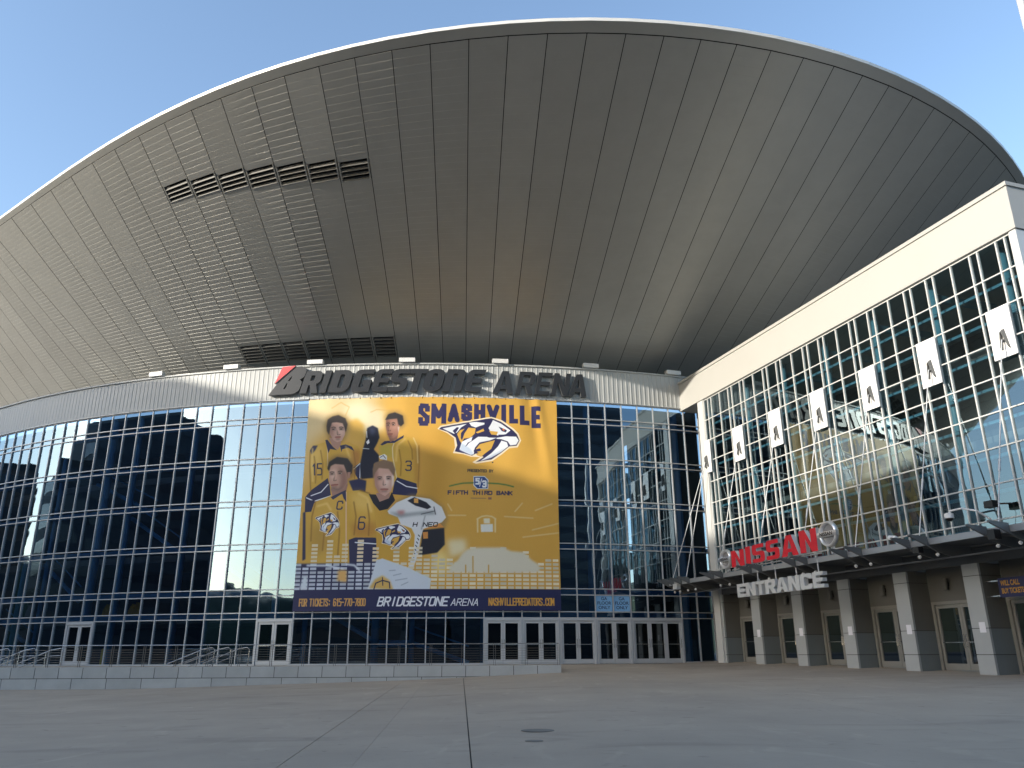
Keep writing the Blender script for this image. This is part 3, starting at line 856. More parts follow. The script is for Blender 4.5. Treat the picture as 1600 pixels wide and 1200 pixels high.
# ---------------------------------------------------------------- banner print (flat print on the cloth)
PAINT = [
('p',(230,205,150),[(-40,-12),(338,-5),(346,151),(257,206),(159,135),(19,226),(-8,543),(-45,131)],40),
('p',(236,220,180),[(180,31),(245,22),(370,66),(375,156),(293,183),(260,113),(184,83)],18),
('p',(228,178,70),[(200,117),(241,105),(276,136),(281,220),(211,215)],8),
('l',(214,170,90),[(116,49),(160,21),(200,46),(184,88)],2,3),
('l',(214,170,90),[(305,75),(332,61),(393,66)],2,3),
('p',(212,158,52),[(534,183),(672,135),(683,545),(548,546)],40),
('p',(250,232,150),[(622,747),(661,704),(689,764),(698,797),(656,831),(629,823)],22),
('l',(236,215,160),[(1072,627),(1198,595)],2,4),
('l',(236,215,160),[(1028,660),(1198,638)],2,4),
('l',(236,215,160),[(943,567),(1077,573)],2,4),
('l',(236,215,160),[(683,564),(766,564)],2,4),
('l',(236,215,160),[(992,544),(1028,504)],2,4),
('l',(236,215,160),[(1087,538),(1168,505)],2,4),
('l',(236,215,160),[(682,512),(701,543)],2,4),
('p',(150,112,52),[(90,134),(101,96),(146,78),(189,95),(206,136),(191,182),(175,219),(119,214)],14),
('p',(220,172,58),[(23,254),(42,229),(101,214),(175,224),(212,219),(255,241),(272,276),(267,330),(243,412),(138,460),(42,448),(26,318)],0),
('p',(190,128,50),[(224,257),(260,257),(270,294),(249,367),(224,403),(237,321)],10),
('p',(238,196,90),[(30,254),(56,236),(89,246),(81,319),(49,364)],16),
('l',(240,225,215),[(105,218),(111,274),(114,329)],1,3),
('p',(40,42,84),[(23,254),(37,231),(60,231),(49,254),(34,273)],2),
('p',(40,42,84),[(17,474),(46,441),(119,387),(131,424),(141,476),(69,504),(50,544),(21,543)],0),
('l',(235,238,245),[(24,477),(62,494),(139,471)],0,5),
('l',(235,238,245),[(46,468),(92,452),(122,417)],0,5),
('p',(40,42,84),[(238,339),(273,317),(276,389),(265,398),(245,367)],0),
('l',(230,235,240),[(241,348),(269,321)],0,4),
('l',(230,235,240),[(269,321),(271,389)],0,4),
('p',(185,140,122),[(113,195),(171,201),(170,235),(158,254),(130,235)],0),
('p',(40,42,84),[(95,206),(105,204),(132,237),(154,256),(122,249),(114,269)],0),
('p',(40,42,84),[(167,234),(194,229),(225,241),(239,264),(207,245),(179,252),(176,266)],0),
('p',(208,164,146),[(112,134),(121,115),(177,121),(187,147),(187,182),(175,211),(153,218),(133,207),(117,179)],0),
('p',(168,118,104),[(112,134),(126,130),(129,191),(142,214),(117,179)],7),
('p',(232,196,180),[(146,149),(178,135),(183,177),(168,187)],10),
('p',(58,48,46),[(97,139),(100,106),(123,90),(151,85),(185,101),(197,131),(191,171),(183,147),(173,125),(144,120),(122,121),(115,148),(111,181),(100,162)],1.5),
('t', (40, 42, 84), 6, '15', 44, 319, 91, 371, -0.1),
('l',(158,108,34),[(24,259),(27,318),(42,446)],2,4),
('l',(158,108,34),[(76,255),(91,319),(92,392)],2,4),
('l',(158,108,34),[(233,257),(246,321),(247,394)],2,4),
('l',(158,108,34),[(46,282),(61,346),(62,410)],2,4),
('l',(246,208,112),[(36,245),(38,319),(49,401)],3,7),
('l',(246,208,112),[(195,238),(217,294),(217,366)],4,6),
('p',(145,114,102),[(120,147),(142,148),(144,159),(122,160)],3),
('l',(87,68,61),[(122,146),(131,143),(140,146)],1,4),
('l',(48,36,36),[(127,154),(136,154)],0,4),
('l',(225,210,205),[(137,155),(139,155)],0,2),
('p',(145,114,102),[(157,147),(179,147),(181,159),(159,159)],3),
('l',(87,68,61),[(159,145),(168,143),(177,146)],1,4),
('l',(48,36,36),[(165,154),(173,154)],0,4),
('l',(225,210,205),[(174,154),(176,154)],0,2),
('p',(145,114,102),[(148,154),(149,175),(152,182),(156,175)],2),
('p',(232,183,163),[(150,152),(154,154),(161,175),(157,175)],2),
('l',(87,68,61),[(152,180),(156,182)],1,3),
('l',(87,68,61),[(161,182),(164,180)],1,3),
('l',(141,72,64),[(143,193),(155,192),(166,192)],1,5),
('l',(178,108,93),[(147,197),(163,196)],2,5),
('l',(145,114,102),[(149,204),(162,203)],3,5),
('p',(26,30,52),[(293,153),(318,140),(343,153),(353,198),(344,225),(329,255),(356,285),(356,317),(333,324),(334,390),(278,395),(268,335),(278,257),(289,206)],1.5),
('p',(235,238,242),[(291,220),(303,206),(308,224),(298,232)],0),
('l',(225,228,232),[(291,169),(294,197)],0,4),
('l',(200,205,210),[(279,250),(306,253)],0,4),
('p',(60,68,100),[(300,155),(323,148),(334,174),(312,193)],8),
('p',(158,124,70),[(372,104),(389,76),(431,69),(469,95),(474,137),(449,165)],12),
('p',(222,174,60),[(354,239),(369,221),(424,216),(469,191),(512,207),(536,239),(542,322),(540,439),(445,457),(429,403),(420,322),(355,299)],0),
('p',(200,176,60),[(358,239),(411,225),(417,295),(363,285)],8),
('p',(188,132,44),[(512,221),(537,258),(543,412),(529,412),(524,276)],10),
('l',(238,225,190),[(425,221),(417,249),(421,295),(443,394)],1,4),
('l',(240,220,160),[(514,202),(532,239),(539,322)],1.5,4),
('p',(40,42,84),[(359,232),(378,216),(424,215),(469,189),(466,202),(425,226),(392,226),(367,237)],0),
('p',(142,96,80),[(398,198),(442,179),(438,206),(404,222)],0),
('p',(158,108,90),[(381,109),(432,104),(444,137),(442,184),(423,202),(401,205),(390,184),(381,146)],0),
('p',(110,72,62),[(381,109),(396,118),(397,184),(414,202),(401,205),(390,184),(381,146)],7),
('p',(190,140,120),[(410,123),(431,118),(435,156),(417,160)],10),
('p',(36,30,32),[(376,113),(389,86),(421,76),(460,94),(467,132),(453,147),(440,137),(433,107),(382,112)],1.5),
('p',(200,170,160),[(437,146),(447,150),(442,180)],1),
('p',(40,42,84),[(445,389),(536,418),(541,457),(533,477),(425,467),(433,412)],0),
('l',(235,238,245),[(445,406),(489,431),(539,440)],0,5),
('l',(158,108,34),[(541,239),(545,322),(543,435)],2,4),
('l',(158,108,34),[(449,258),(461,322),(460,381)],2,4),
('l',(158,108,34),[(489,216),(509,258),(513,304)],2,4),
('l',(246,208,112),[(475,207),(439,239),(436,313)],4,8),
('p',(110,75,62),[(383,132),(401,132),(402,144),(384,144)],3),
('l',(66,45,37),[(384,130),(392,128),(399,130)],1,4),
('l',(48,36,36),[(389,139),(396,139)],0,4),
('l',(225,210,205),[(397,139),(398,139)],0,2),
('p',(110,75,62),[(407,130),(425,130),(426,142),(409,143)],3),
('l',(66,45,37),[(409,129),(416,126),(423,129)],1,4),
('l',(48,36,36),[(413,137),(420,137)],0,4),
('l',(225,210,205),[(421,137),(422,137)],0,2),
('p',(110,75,62),[(402,138),(391,160),(393,166),(397,160)],2),
('p',(176,120,100),[(404,136),(408,138),(403,160),(398,160)],2),
('l',(66,45,37),[(393,165),(397,167)],1,3),
('l',(66,45,37),[(403,166),(405,165)],1,3),
('l',(107,47,39),[(393,183),(403,182),(413,182)],1,5),
('l',(135,71,57),[(397,187),(410,187)],2,5),
('l',(110,75,62),[(399,194),(408,193)],3,5),
('t', (40, 42, 84), 6, '3', 483, 313, 508, 356, 0),
('p',(230,232,232),[(354,288),(381,278),(393,288),(394,309),(360,301)],0),
('l',(40,42,84),[(361,294),(375,285),(387,299)],0,3),
('p',(150,112,52),[(110,329),(125,292),(165,279),(217,294),(242,330),(236,380),(224,394)],12),
('p',(40,42,84),[(220,403),(269,394),(302,403),(300,457),(246,457)],2),
('p',(222,172,58),[(25,565),(32,535),(69,496),(143,469),(210,452),(273,447),(319,464),(344,501),(357,568),(365,672),(243,667),(242,786),(45,786)],0),
('p',(200,140,46),[(237,589),(283,611),(353,589),(362,659),(260,663)],14),
('p',(240,196,92),[(228,461),(282,457),(330,493),(337,546),(252,536)],18),
('p',(196,150,50),[(56,610),(118,601),(163,675),(115,739),(65,718)],20),
('l',(240,200,190),[(211,456),(216,545),(224,676),(228,786)],1,4),
('p',(40,42,84),[(19,489),(66,489),(52,542),(22,544)],0),
('p',(40,42,84),[(12,546),(25,542),(42,755),(29,763)],2),
('p',(165,122,106),[(136,438),(217,418),(211,454),(151,484)],0),
('p',(196,152,132),[(122,343),(141,320),(192,325),(209,366),(215,412),(201,439),(174,451),(146,443),(127,411)],0),
('p',(150,106,92),[(164,330),(209,366),(215,412),(201,439),(174,451),(183,393)],9),
('p',(228,190,172),[(130,352),(157,348),(156,393),(138,397)],9),
('p',(34,30,36),[(114,343),(121,311),(157,288),(208,297),(234,330),(232,367),(216,381),(203,350),(192,326),(150,321),(129,330),(123,354)],1.5),
('p',(175,128,112),[(211,362),(227,361),(224,389),(214,394)],1),
('p',(120,92,84),[(133,427),(172,438),(199,429),(174,451),(146,443)],5),
('p',(40,42,84),[(139,476),(209,445),(214,501),(201,484),(192,462),(151,489)],0),
('l',(158,108,34),[(273,447),(319,462),(344,501),(357,568),(366,663)],2,5),
('l',(158,108,34),[(69,496),(57,566),(61,675)],2,5),
('l',(158,108,34),[(101,566),(120,632),(118,718)],2,5),
('l',(158,108,34),[(176,545),(191,632),(190,740)],2,5),
('l',(158,108,34),[(249,501),(263,567),(259,650)],2,5),
('l',(158,108,34),[(313,510),(326,581),(326,654)],2,5),
('l',(246,208,112),[(269,461),(311,484),(333,546)],4,9),
('l',(246,208,112),[(79,517),(123,505),(144,536)],4,8),
('p',(137,106,92),[(127,362),(149,362),(150,373),(129,374)],3),
('l',(82,63,55),[(128,360),(137,358),(147,360)],1,4),
('l',(48,36,36),[(134,368),(142,368)],0,4),
('l',(225,210,205),[(144,369),(145,369)],0,2),
('p',(137,106,92),[(165,360),(187,360),(188,371),(167,371)],3),
('l',(82,63,55),[(167,358),(176,356),(185,358)],1,4),
('l',(48,36,36),[(172,366),(180,366)],0,4),
('l',(225,210,205),[(182,367),(183,367)],0,2),
('p',(137,106,92),[(155,367),(146,394),(148,400),(152,394)],2),
('p',(219,170,147),[(157,365),(161,367),(157,394),(153,394)],2),
('l',(82,63,55),[(148,399),(152,401)],1,3),
('l',(82,63,55),[(157,400),(160,398)],1,3),
('l',(133,66,58),[(139,421),(154,419),(169,419)],1,5),
('l',(168,100,84),[(143,425),(166,423)],2,5),
('l',(137,106,92),[(146,432),(165,430)],3,5),
('t', (40, 42, 84), 6, 'C', 171, 497, 195, 533, 0.1),
('t', (40, 42, 84), 6, '6', 276, 570, 304, 625, 0.05),
('p',(40,42,84),[(236,672),(264,662),(359,664),(370,687),(376,798),(247,798)],0),
('l',(235,238,245),[(266,684),(315,688),(365,692)],0,5),
('p',(220,168,56),[(342,504),(413,527),(529,631),(539,764),(368,764),(359,618)],0),
('p',(182,138,122),[(350,462),(415,461),(412,495),(367,507)],0),
('p',(30,30,44),[(317,466),(350,468),(369,502),(411,486),(423,457),(440,495),(409,535),(371,543),(339,507)],0),
('p',(214,168,150),[(336,363),(353,341),(403,345),(428,376),(430,415),(419,454),(393,476),(365,462),(344,426)],0),
('p',(160,110,96),[(336,363),(351,349),(353,421),(378,466),(365,462),(344,426)],8),
('p',(240,212,200),[(382,381),(409,376),(407,426),(390,439)],9),
('p',(240,225,215),[(421,376),(430,381),(430,421),(422,439)],3),
('p',(136,108,84),[(328,349),(337,318),(378,305),(421,317),(435,352),(431,385),(404,349),(357,344),(341,369),(335,397)],1.5),
('p',(149,117,105),[(353,389),(374,389),(376,400),(354,401)],3),
('l',(89,70,63),[(354,387),(363,385),(373,387)],1,4),
('l',(48,36,36),[(360,395),(368,395)],0,4),
('l',(225,210,205),[(369,396),(371,396)],0,2),
('p',(149,117,105),[(394,388),(416,388),(418,399),(396,400)],3),
('l',(89,70,63),[(396,386),(405,384),(414,386)],1,4),
('l',(48,36,36),[(402,394),(410,394)],0,4),
('l',(225,210,205),[(411,395),(413,395)],0,2),
('p',(149,117,105),[(383,395),(379,418),(381,424),(385,418)],2),
('p',(239,188,168),[(385,393),(388,395),(391,418),(386,418)],2),
('l',(89,70,63),[(381,423),(385,425)],1,3),
('l',(89,70,63),[(390,424),(393,422)],1,3),
('l',(145,73,66),[(372,444),(388,443),(404,444)],1,5),
('l',(184,110,96),[(376,448),(400,448)],2,5),
('l',(149,117,105),[(378,454),(399,454)],3,5),
('p',(246,228,196),[(353,630),(359,622),(410,609),(458,599),(479,608),(503,629),(514,642),(520,659),(513,677),(497,679),(483,694),(465,711),(433,718),(426,714),(441,701),(423,700),(407,694),(387,691),(390,677),(387,653),(373,641)],0),
('p',(44,42,88),[(356,631),(361,625),(412,613),(458,603),(478,612),(501,631),(511,644),(516,660),(511,673),(497,675),(481,691),(463,707),(433,714),(447,701),(434,691),(424,698),(409,692),(390,687),(394,672),(390,652),(373,637)],0),
('p',(238,242,248),[(363,629),(384,623),(410,617),(399,627),(392,639),(387,642),(379,638)],0),
('p',(44,42,88),[(384,635),(392,625),(396,627),(389,642)],0),
('p',(232,178,70),[(393,642),(398,633),(415,627),(428,629),(427,643),(420,652),(407,655),(403,667),(398,660)],0),
('p',(44,42,88),[(400,640),(407,629),(415,625),(407,641),(403,660),(400,652)],0),
('p',(238,242,248),[(400,681),(403,662),(413,656),(435,644),(456,652),(471,652),(459,659),(438,664),(429,678),(428,694),(422,695),(409,689)],0),
('p',(200,215,235),[(400,684),(403,667),(411,672),(422,681),(428,694),(422,695),(409,689)],3),
('p',(44,42,88),[(410,675),(415,664),(424,660),(417,666),(413,672)],0),
('p',(232,178,70),[(429,639),(444,629),(446,636),(435,643)],0),
('p',(44,42,88),[(448,611),(461,609),(455,623),(459,639),(451,650),(434,650),(421,662),(423,652),(429,644),(448,635),(448,622)],0),
('p',(238,242,248),[(415,614),(429,612),(445,615),(445,619),(437,622),(428,627),(419,622)],0),
('p',(238,242,248),[(458,618),(462,608),(478,616),(497,634),(489,644),(473,647),(460,641),(454,628)],0),
('p',(232,178,70),[(455,635),(473,638),(471,645),(460,644)],0),
('p',(44,42,88),[(473,624),(490,633),(488,639),(481,636)],0),
('p',(240,130,60),[(481,629),(485,630),(485,635),(482,634)],0),
('p',(44,42,88),[(473,644),(493,644),(508,649),(510,652),(491,648),(475,647)],0),
('p',(238,242,248),[(471,652),(489,649),(509,650),(515,660),(510,670),(499,672),(493,662),(480,656),(471,655)],0),
('p',(232,178,70),[(431,681),(438,669),(457,662),(468,658),(462,680),(451,691),(443,701),(434,696)],0),
('p',(44,42,88),[(428,683),(440,679),(442,685),(433,688),(437,691),(432,693),(428,687)],0),
('p',(238,242,248),[(481,660),(492,664),(495,675),(481,688),(463,702),(441,711),(462,691),(475,674)],0),
('p',(190,205,225),[(472,691),(490,677),(481,688),(463,702),(441,711)],3),
('p',(246,228,196),[(72,574),(75,567),(111,555),(144,545),(160,554),(178,574),(186,586),(191,602),(187,618),(175,621),(166,634),(154,650),(131,656),(126,653),(136,641),(123,640),(112,634),(97,630),(99,617),(96,596),(86,584)],0),
('p',(44,42,88),[(74,574),(77,569),(113,558),(145,549),(159,558),(176,576),(184,588),(188,602),(185,615),(175,616),(165,631),(152,646),(131,652),(141,640),(131,631),(124,637),(113,631),(100,627),(102,613),(98,595),(86,580)],0),
('p',(238,242,248),[(79,573),(93,568),(112,562),(104,571),(100,582),(96,586),(90,581)],0),
('p',(44,42,88),[(93,579),(99,570),(101,571),(97,586)],0),
('p',(232,178,70),[(100,586),(103,576),(115,571),(125,573),(124,586),(120,595),(110,597),(108,608),(104,602)],0),
('p',(44,42,88),[(105,583),(110,573),(115,570),(110,585),(108,602),(106,595)],0),
('p',(238,242,248),[(106,622),(108,604),(114,598),(130,587),(145,595),(156,595),(147,601),(133,606),(127,619),(126,634),(123,635),(113,629)],0),
('p',(200,215,235),[(106,624),(108,608),(114,613),(122,622),(126,634),(123,635),(113,629)],3),
('p',(44,42,88),[(113,616),(116,606),(123,602),(118,607),(116,613)],0),
('p',(232,178,70),[(125,582),(136,573),(138,580),(130,586)],0),
('p',(44,42,88),[(138,557),(147,554),(144,568),(147,583),(141,593),(130,593),(121,604),(122,595),(126,587),(138,579),(139,567)],0),
('p',(238,242,248),[(114,559),(125,557),(136,560),(136,564),(130,567),(125,571),(118,567)],0),
('p',(238,242,248),[(145,563),(147,554),(159,561),(174,578),(168,587),(157,590),(147,585),(143,572)],0),
('p',(232,178,70),[(144,579),(156,581),(155,589),(148,588)],0),
('p',(44,42,88),[(156,569),(169,577),(168,583),(162,580)],0),
('p',(240,130,60),[(162,574),(165,575),(165,579),(163,578)],0),
('p',(44,42,88),[(157,588),(171,588),(182,592),(184,595),(170,591),(159,591)],0),
('p',(238,242,248),[(156,595),(168,592),(183,593),(187,602),(184,612),(176,614),(172,604),(162,599),(156,598)],0),
('p',(232,178,70),[(129,622),(133,610),(146,604),(154,601),(150,621),(143,631),(137,640),(131,636)],0),
('p',(44,42,88),[(126,623),(135,620),(136,626),(130,628),(133,631),(129,632),(126,628)],0),
('p',(238,242,248),[(163,602),(171,606),(173,616),(164,629),(152,641),(137,650),(151,631),(159,616)],0),
('p',(190,205,225),[(158,631),(170,618),(164,629),(152,641),(137,650)],3),
('p',(170,134,70),[(403,549),(447,500),(514,469),(609,486),(664,526),(684,578),(667,631)],10),
('p',(34,34,46),[(569,631),(668,621),(673,695),(639,731),(556,744),(567,683)],1.5),
('p',(228,150,64),[(572,640),(595,638),(596,668),(575,670)],0),
('p',(228,150,64),[(639,592),(668,618),(574,626)],0),
('p',(226,229,233),[(407,544),(447,505),(514,476),(600,489),(655,526),(676,574),(657,596),(574,626),(562,670),(556,730),(532,806),(510,798),(533,730),(536,653),(520,623),(470,605),(455,571),(414,557)],1),
('p',(150,160,165),[(414,549),(459,553),(504,554),(615,543),(629,559),(549,562),(504,568),(464,575)],6),
('p',(190,130,130),[(449,544),(485,542),(482,560),(459,560)],6),
('p',(32,34,48),[(496,497),(528,481),(584,505),(607,527),(589,536),(534,520)],1),
('p',(232,170,80),[(526,487),(546,487),(547,509),(527,507)],0),
('l',(60,66,74),[(562,559),(624,544)],1,3),
('l',(60,66,74),[(619,526),(627,559)],1,4),
('l',(120,128,134),[(580,566),(565,627)],1.5,3),
('t', (40, 44, 52), 4, 'H NEO', 526, 597, 636, 614, 0.2),
('l',(50,54,60),[(552,653),(558,659)],0,4),
('l',(50,54,60),[(549,668),(554,675)],0,4),
('l',(50,54,60),[(545,684),(550,690)],0,4),
('l',(50,54,60),[(541,699),(547,706)],0,4),
('l',(50,54,60),[(537,715),(543,721)],0,4),
('l',(50,54,60),[(533,730),(539,736)],0,4),
('l',(50,54,60),[(530,745),(535,752)],0,4),
('l',(50,54,60),[(526,761),(532,767)],0,4),
('l',(50,54,60),[(522,776),(528,782)],0,4),
('grid',[(-6,756),(380,893)],(40,42,84),(196,204,218),0),
('grid',[(370,730),(1197,892)],None,(236,224,192),1),
('p',(240,226,180),[(682,674),(766,669),(776,729),(697,755)],14),
('p',(214,224,236),[(367,764),(394,756),(510,796),(559,819),(615,844),(611,893),(332,893),(343,856)],1),
('p',(226,182,90),[(340,885),(364,848),(398,831),(430,852),(449,893)],4),
('l',(40,42,84),[(362,889),(369,864),(399,852),(430,860),(433,885)],0,5),
('l',(40,42,84),[(398,840),(401,873)],0,4),
('l',(150,165,185),[(427,810),(454,808)],1,3),
('l',(150,165,185),[(446,831),(481,823)],1,3),
('l',(150,165,185),[(456,852),(508,844)],1,3),
('l',(150,165,185),[(483,873),(513,860)],1,3),
('l',(225,232,240),[(53,784),(141,785),(217,800)],3,9),
('l',(225,232,240),[(233,781),(268,785),(292,808)],3,9),
('p',(236,182,100),[(195,806),(235,806),(238,860),(194,852)],5),
('p',(220,228,236),[(23,889),(40,831),(58,835),(62,891)],5),
('p',(226,220,198),[(690,797),(733,763),(750,738),(776,716),(820,708),(935,707),(974,723),(1032,727),(1067,761),(1102,782),(1104,816),(865,820),(703,819)],5),
('p',(228,232,226),[(834,604),(890,602),(891,638),(836,639)],1),
('p',(232,228,200),[(847,577),(876,576),(877,600),(849,600)],2),
('l',(238,222,170),[(818,580),(840,568),(862,565),(885,568),(903,579)],1.5,5),
('l',(238,222,170),[(820,582),(821,639)],2,6),
('l',(238,222,170),[(901,581),(901,638)],2,6),
('p',(214,164,64),[(766,784),(771,784),(772,820),(766,820)],1),
('p',(214,164,64),[(798,746),(803,746),(804,820),(799,820)],1),
('p',(214,164,64),[(869,784),(874,784),(874,820),(869,820)],1),
('t', (48, 44, 92), 23, 'S', 545, 45, 576, 132, 0),
('t', (48, 44, 92), 23, 'M', 606, 46, 655, 122, 0),
('t', (48, 44, 92), 23, 'A', 685, 45, 719, 113, 0),
('t', (48, 44, 92), 23, 'S', 749, 45, 778, 106, 0),
('t', (48, 44, 92), 23, 'H', 810, 45, 841, 102, 0),
('t', (48, 44, 92), 23, 'V', 870, 45, 909, 103, 0),
('t', (48, 44, 92), 23, 'I', 940, 44, 942, 111, 0),
('t', (48, 44, 92), 23, 'L', 979, 44, 998, 114, 0),
('t', (48, 44, 92), 23, 'L', 1030, 45, 1054, 120, 0),
('t', (48, 44, 92), 23, 'E', 1087, 47, 1108, 132, 0),
('p',(246,228,196),[(626,159),(639,144),(764,118),(881,95),(932,110),(988,150),(1011,174),(1024,208),(1007,242),(967,247),(933,276),(887,309),(810,324),(793,317),(830,292),(786,291),(749,279),(701,274),(711,247),(705,203),(673,179)],0),
('p',(44,42,88),[(633,160),(644,150),(769,124),(881,102),(928,118),(981,155),(1004,179),(1016,208),(1002,234),(967,238),(928,270),(883,302),(809,316),(846,291),(813,273),(791,286),(754,275),(710,266),(721,237),(713,200),(673,172)],0),
('p',(238,242,248),[(650,157),(700,145),(765,132),(737,151),(719,175),(705,182),(687,174)],0),
('p',(44,42,88),[(698,168),(718,149),(728,151),(710,182)],0),
('p',(232,178,70),[(719,182),(733,163),(774,150),(807,154),(803,180),(784,199),(752,204),(741,228),(732,214)],0),
('p',(44,42,88),[(738,177),(756,155),(774,148),(754,179),(743,214),(737,200)],0),
('p',(238,242,248),[(732,256),(743,219),(766,207),(821,182),(872,197),(907,197),(877,210),(826,222),(804,248),(799,279),(786,282),(756,269)],0),
('p',(200,215,235),[(733,260),(741,228),(762,237),(785,255),(799,279),(786,282),(756,269)],3),
('p',(44,42,88),[(758,244),(771,223),(794,213),(776,225),(767,237)],0),
('p',(232,178,70),[(807,173),(844,154),(849,168),(821,180)],0),
('p',(44,42,88),[(855,119),(887,113),(873,141),(879,172),(858,194),(819,194),(787,218),(791,199),(807,182),(853,164),(856,139)],0),
('p',(238,242,248),[(775,126),(811,122),(849,126),(848,135),(828,141),(807,150),(786,142)],0),
('p',(238,242,248),[(879,132),(889,111),(928,127),(973,160),(951,179),(912,186),(881,176),(868,151)],0),
('p',(232,178,70),[(871,164),(913,168),(907,184),(882,182)],0),
('p',(44,42,88),[(916,142),(956,159),(951,170),(932,164)],0),
('p',(240,130,60),[(935,151),(944,153),(944,162),(936,160)],0),
('p',(44,42,88),[(914,182),(960,180),(997,187),(1002,194),(956,187),(919,187)],0),
('p',(238,242,248),[(907,197),(951,189),(1000,190),(1012,208),(1000,229),(972,233),(960,214),(928,203),(907,202)],0),
('p',(232,178,70),[(808,255),(827,230),(873,216),(899,209),(882,251),(855,272),(834,291),(813,283)],0),
('p',(44,42,88),[(800,257),(829,250),(834,261),(813,267),(823,273),(809,276),(799,266)],0),
('p',(238,242,248),[(930,210),(956,218),(962,238),(928,265),(882,292),(830,311),(882,272),(914,238)],0),
('p',(190,205,225),[(905,271),(951,242),(928,265),(882,292),(830,311)],3),
('p',(60,50,60),[(885,313),(892,313),(892,318),(885,319)],0),
('t', (70, 62, 60), 3, 'PRESENTED BY', 772, 351, 891, 362, 0),
('p',(224,232,240),[(799,382),(851,381),(869,398),(868,441),(816,442),(799,426)],0),
('p',(44,76,150),[(802,386),(850,385),(865,400),(865,438),(818,439),(803,423)],0),
('t', (240, 244, 248), 8, '5', 812, 394, 825, 418, 0),
('t', (240, 244, 248), 8, '3', 843, 405, 857, 431, 0),
('l',(240,244,248),[(828,430),(838,394)],0,4),
('l',(86,132,60),[(689,430),(716,423),(752,416),(798,414)],1,6),
('l',(86,132,60),[(870,414),(915,416),(952,421),(986,429)],1,6),
('t', (60, 52, 92), 5, 'FIFTH THIRD BANK', 683, 452, 980, 467, 0),
('l',(150,110,90),[(789,485),(857,485)],1,3),
('p',(150,100,90),[(868,480),(884,480),(884,490),(868,490)],1),
('strip',890,(32,36,86)),
('t', (226, 166, 80), 5, 'FOR TICKETS: 615-770-7800', 30, 930, 326, 959, 0),
('t', (238, 240, 246), 7, 'BRIDGESTONE', 381, 925, 688, 960, 0.25),
('t', (238, 240, 246), 4, 'ARENA', 705, 932, 824, 960, 0.25),
('t', (226, 166, 60), 5, 'NASHVILLEPREDATORS.COM', 874, 930, 1167, 959, 0)]
PW, PH = 1200, 982
GL = {'A': [[(0,0),(2,6),(4,0)],[(.7,2),(3.3,2)]], 'B': [[(0,0),(0,6),(3,6),(3.8,5.2),(3.8,4),(3,3.1),(4,2.2),(4,.9),(3.1,0),(0,0)],[(0,3.1),(3,3.1)]],
 'C': [[(4,4.6),(4,5.2),(3.2,6),(.8,6),(0,5.2),(0,.8),(.8,0),(3.2,0),(4,.8),(4,1.4)]], 'D': [[(0,0),(0,6),(2.9,6),(4,5),(4,1),(2.9,0),(0,0)]],
 'E': [[(4,6),(0,6),(0,0),(4,0)],[(0,3),(3.2,3)]], 'F': [[(4,6),(0,6),(0,0)],[(0,3),(3.2,3)]], 'G': [[(4,5),(3.2,6),(.8,6),(0,5.2),(0,.8),(.8,0),(3.2,0),(4,.8),(4,3),(2.4,3)]],
 'H': [[(0,0),(0,6)],[(4,0),(4,6)],[(0,3),(4,3)]], 'I': [[(2,0),(2,6)]], 'K': [[(0,0),(0,6)],[(4,6),(0,2.6)],[(1.2,3.6),(4,0)]], 'L': [[(0,6),(0,0),(4,0)]],
 'M': [[(0,0),(0,6),(2,2),(4,6),(4,0)]], 'N': [[(0,0),(0,6),(4,0),(4,6)]], 'O': [[(.8,0),(3.2,0),(4,.8),(4,5.2),(3.2,6),(.8,6),(0,5.2),(0,.8),(.8,0)]],
 'P': [[(0,0),(0,6),(3.2,6),(4,5.2),(4,3.6),(3.2,2.8),(0,2.8)]], 'R': [[(0,0),(0,6),(3.2,6),(4,5.2),(4,3.8),(3.2,3),(0,3)],[(2,3),(4,0)]],
 'S': [[(4,4.8),(4,5.2),(3.2,6),(.8,6),(0,5.2),(0,4),(4,2),(4,.8),(3.2,0),(.8,0),(0,.8),(0,1.3)]], 'T': [[(0,6),(4,6)],[(2,6),(2,0)]],
 'V': [[(0,6),(2,0),(4,6)]], 'Y': [[(0,6),(2,3),(4,6)],[(2,3),(2,0)]], '1': [[(1,4.8),(2.4,6),(2.4,0)]], '3': [[(0,5.4),(.8,6),(3.2,6),(4,5.2),(4,3.8),(3,3.1),(4,2.4),(4,.8),(3.2,0),(.8,0),(0,.6)],[(1.2,3.1),(3,3.1)]],
 '5': [[(4,6),(0,6),(0,3.5),(3.2,3.5),(4,2.7),(4,.8),(3.2,0),(0,0)]], '6': [[(4,5.4),(3.2,6),(.8,6),(0,5.2),(0,.8),(.8,0),(3.2,0),(4,.8),(4,2.5),(3.2,3.3),(0,3.3)]],
 '7': [[(0,6),(4,6),(1.4,0)]], '8': [[(.8,3.1),(0,4),(0,5.2),(.8,6),(3.2,6),(4,5.2),(4,4),(3.2,3.1),(.8,3.1),(0,2.2),(0,.8),(.8,0),(3.2,0),(4,.8),(4,2.2),(3.2,3.1)]],
 '0': [[(.8,0),(3.2,0),(4,.8),(4,5.2),(3.2,6),(.8,6),(0,5.2),(0,.8),(.8,0)]], '-': [[(.5,3),(3.5,3)]], ':': [[(2,1),(2,1.6)],[(2,4),(2,4.6)]], '.': [[(2,0),(2,.5)]], ' ': []}
IMG = np.zeros((PH, PW, 3), np.float32)
IMG[:] = np.array((226, 172, 66), np.float32)
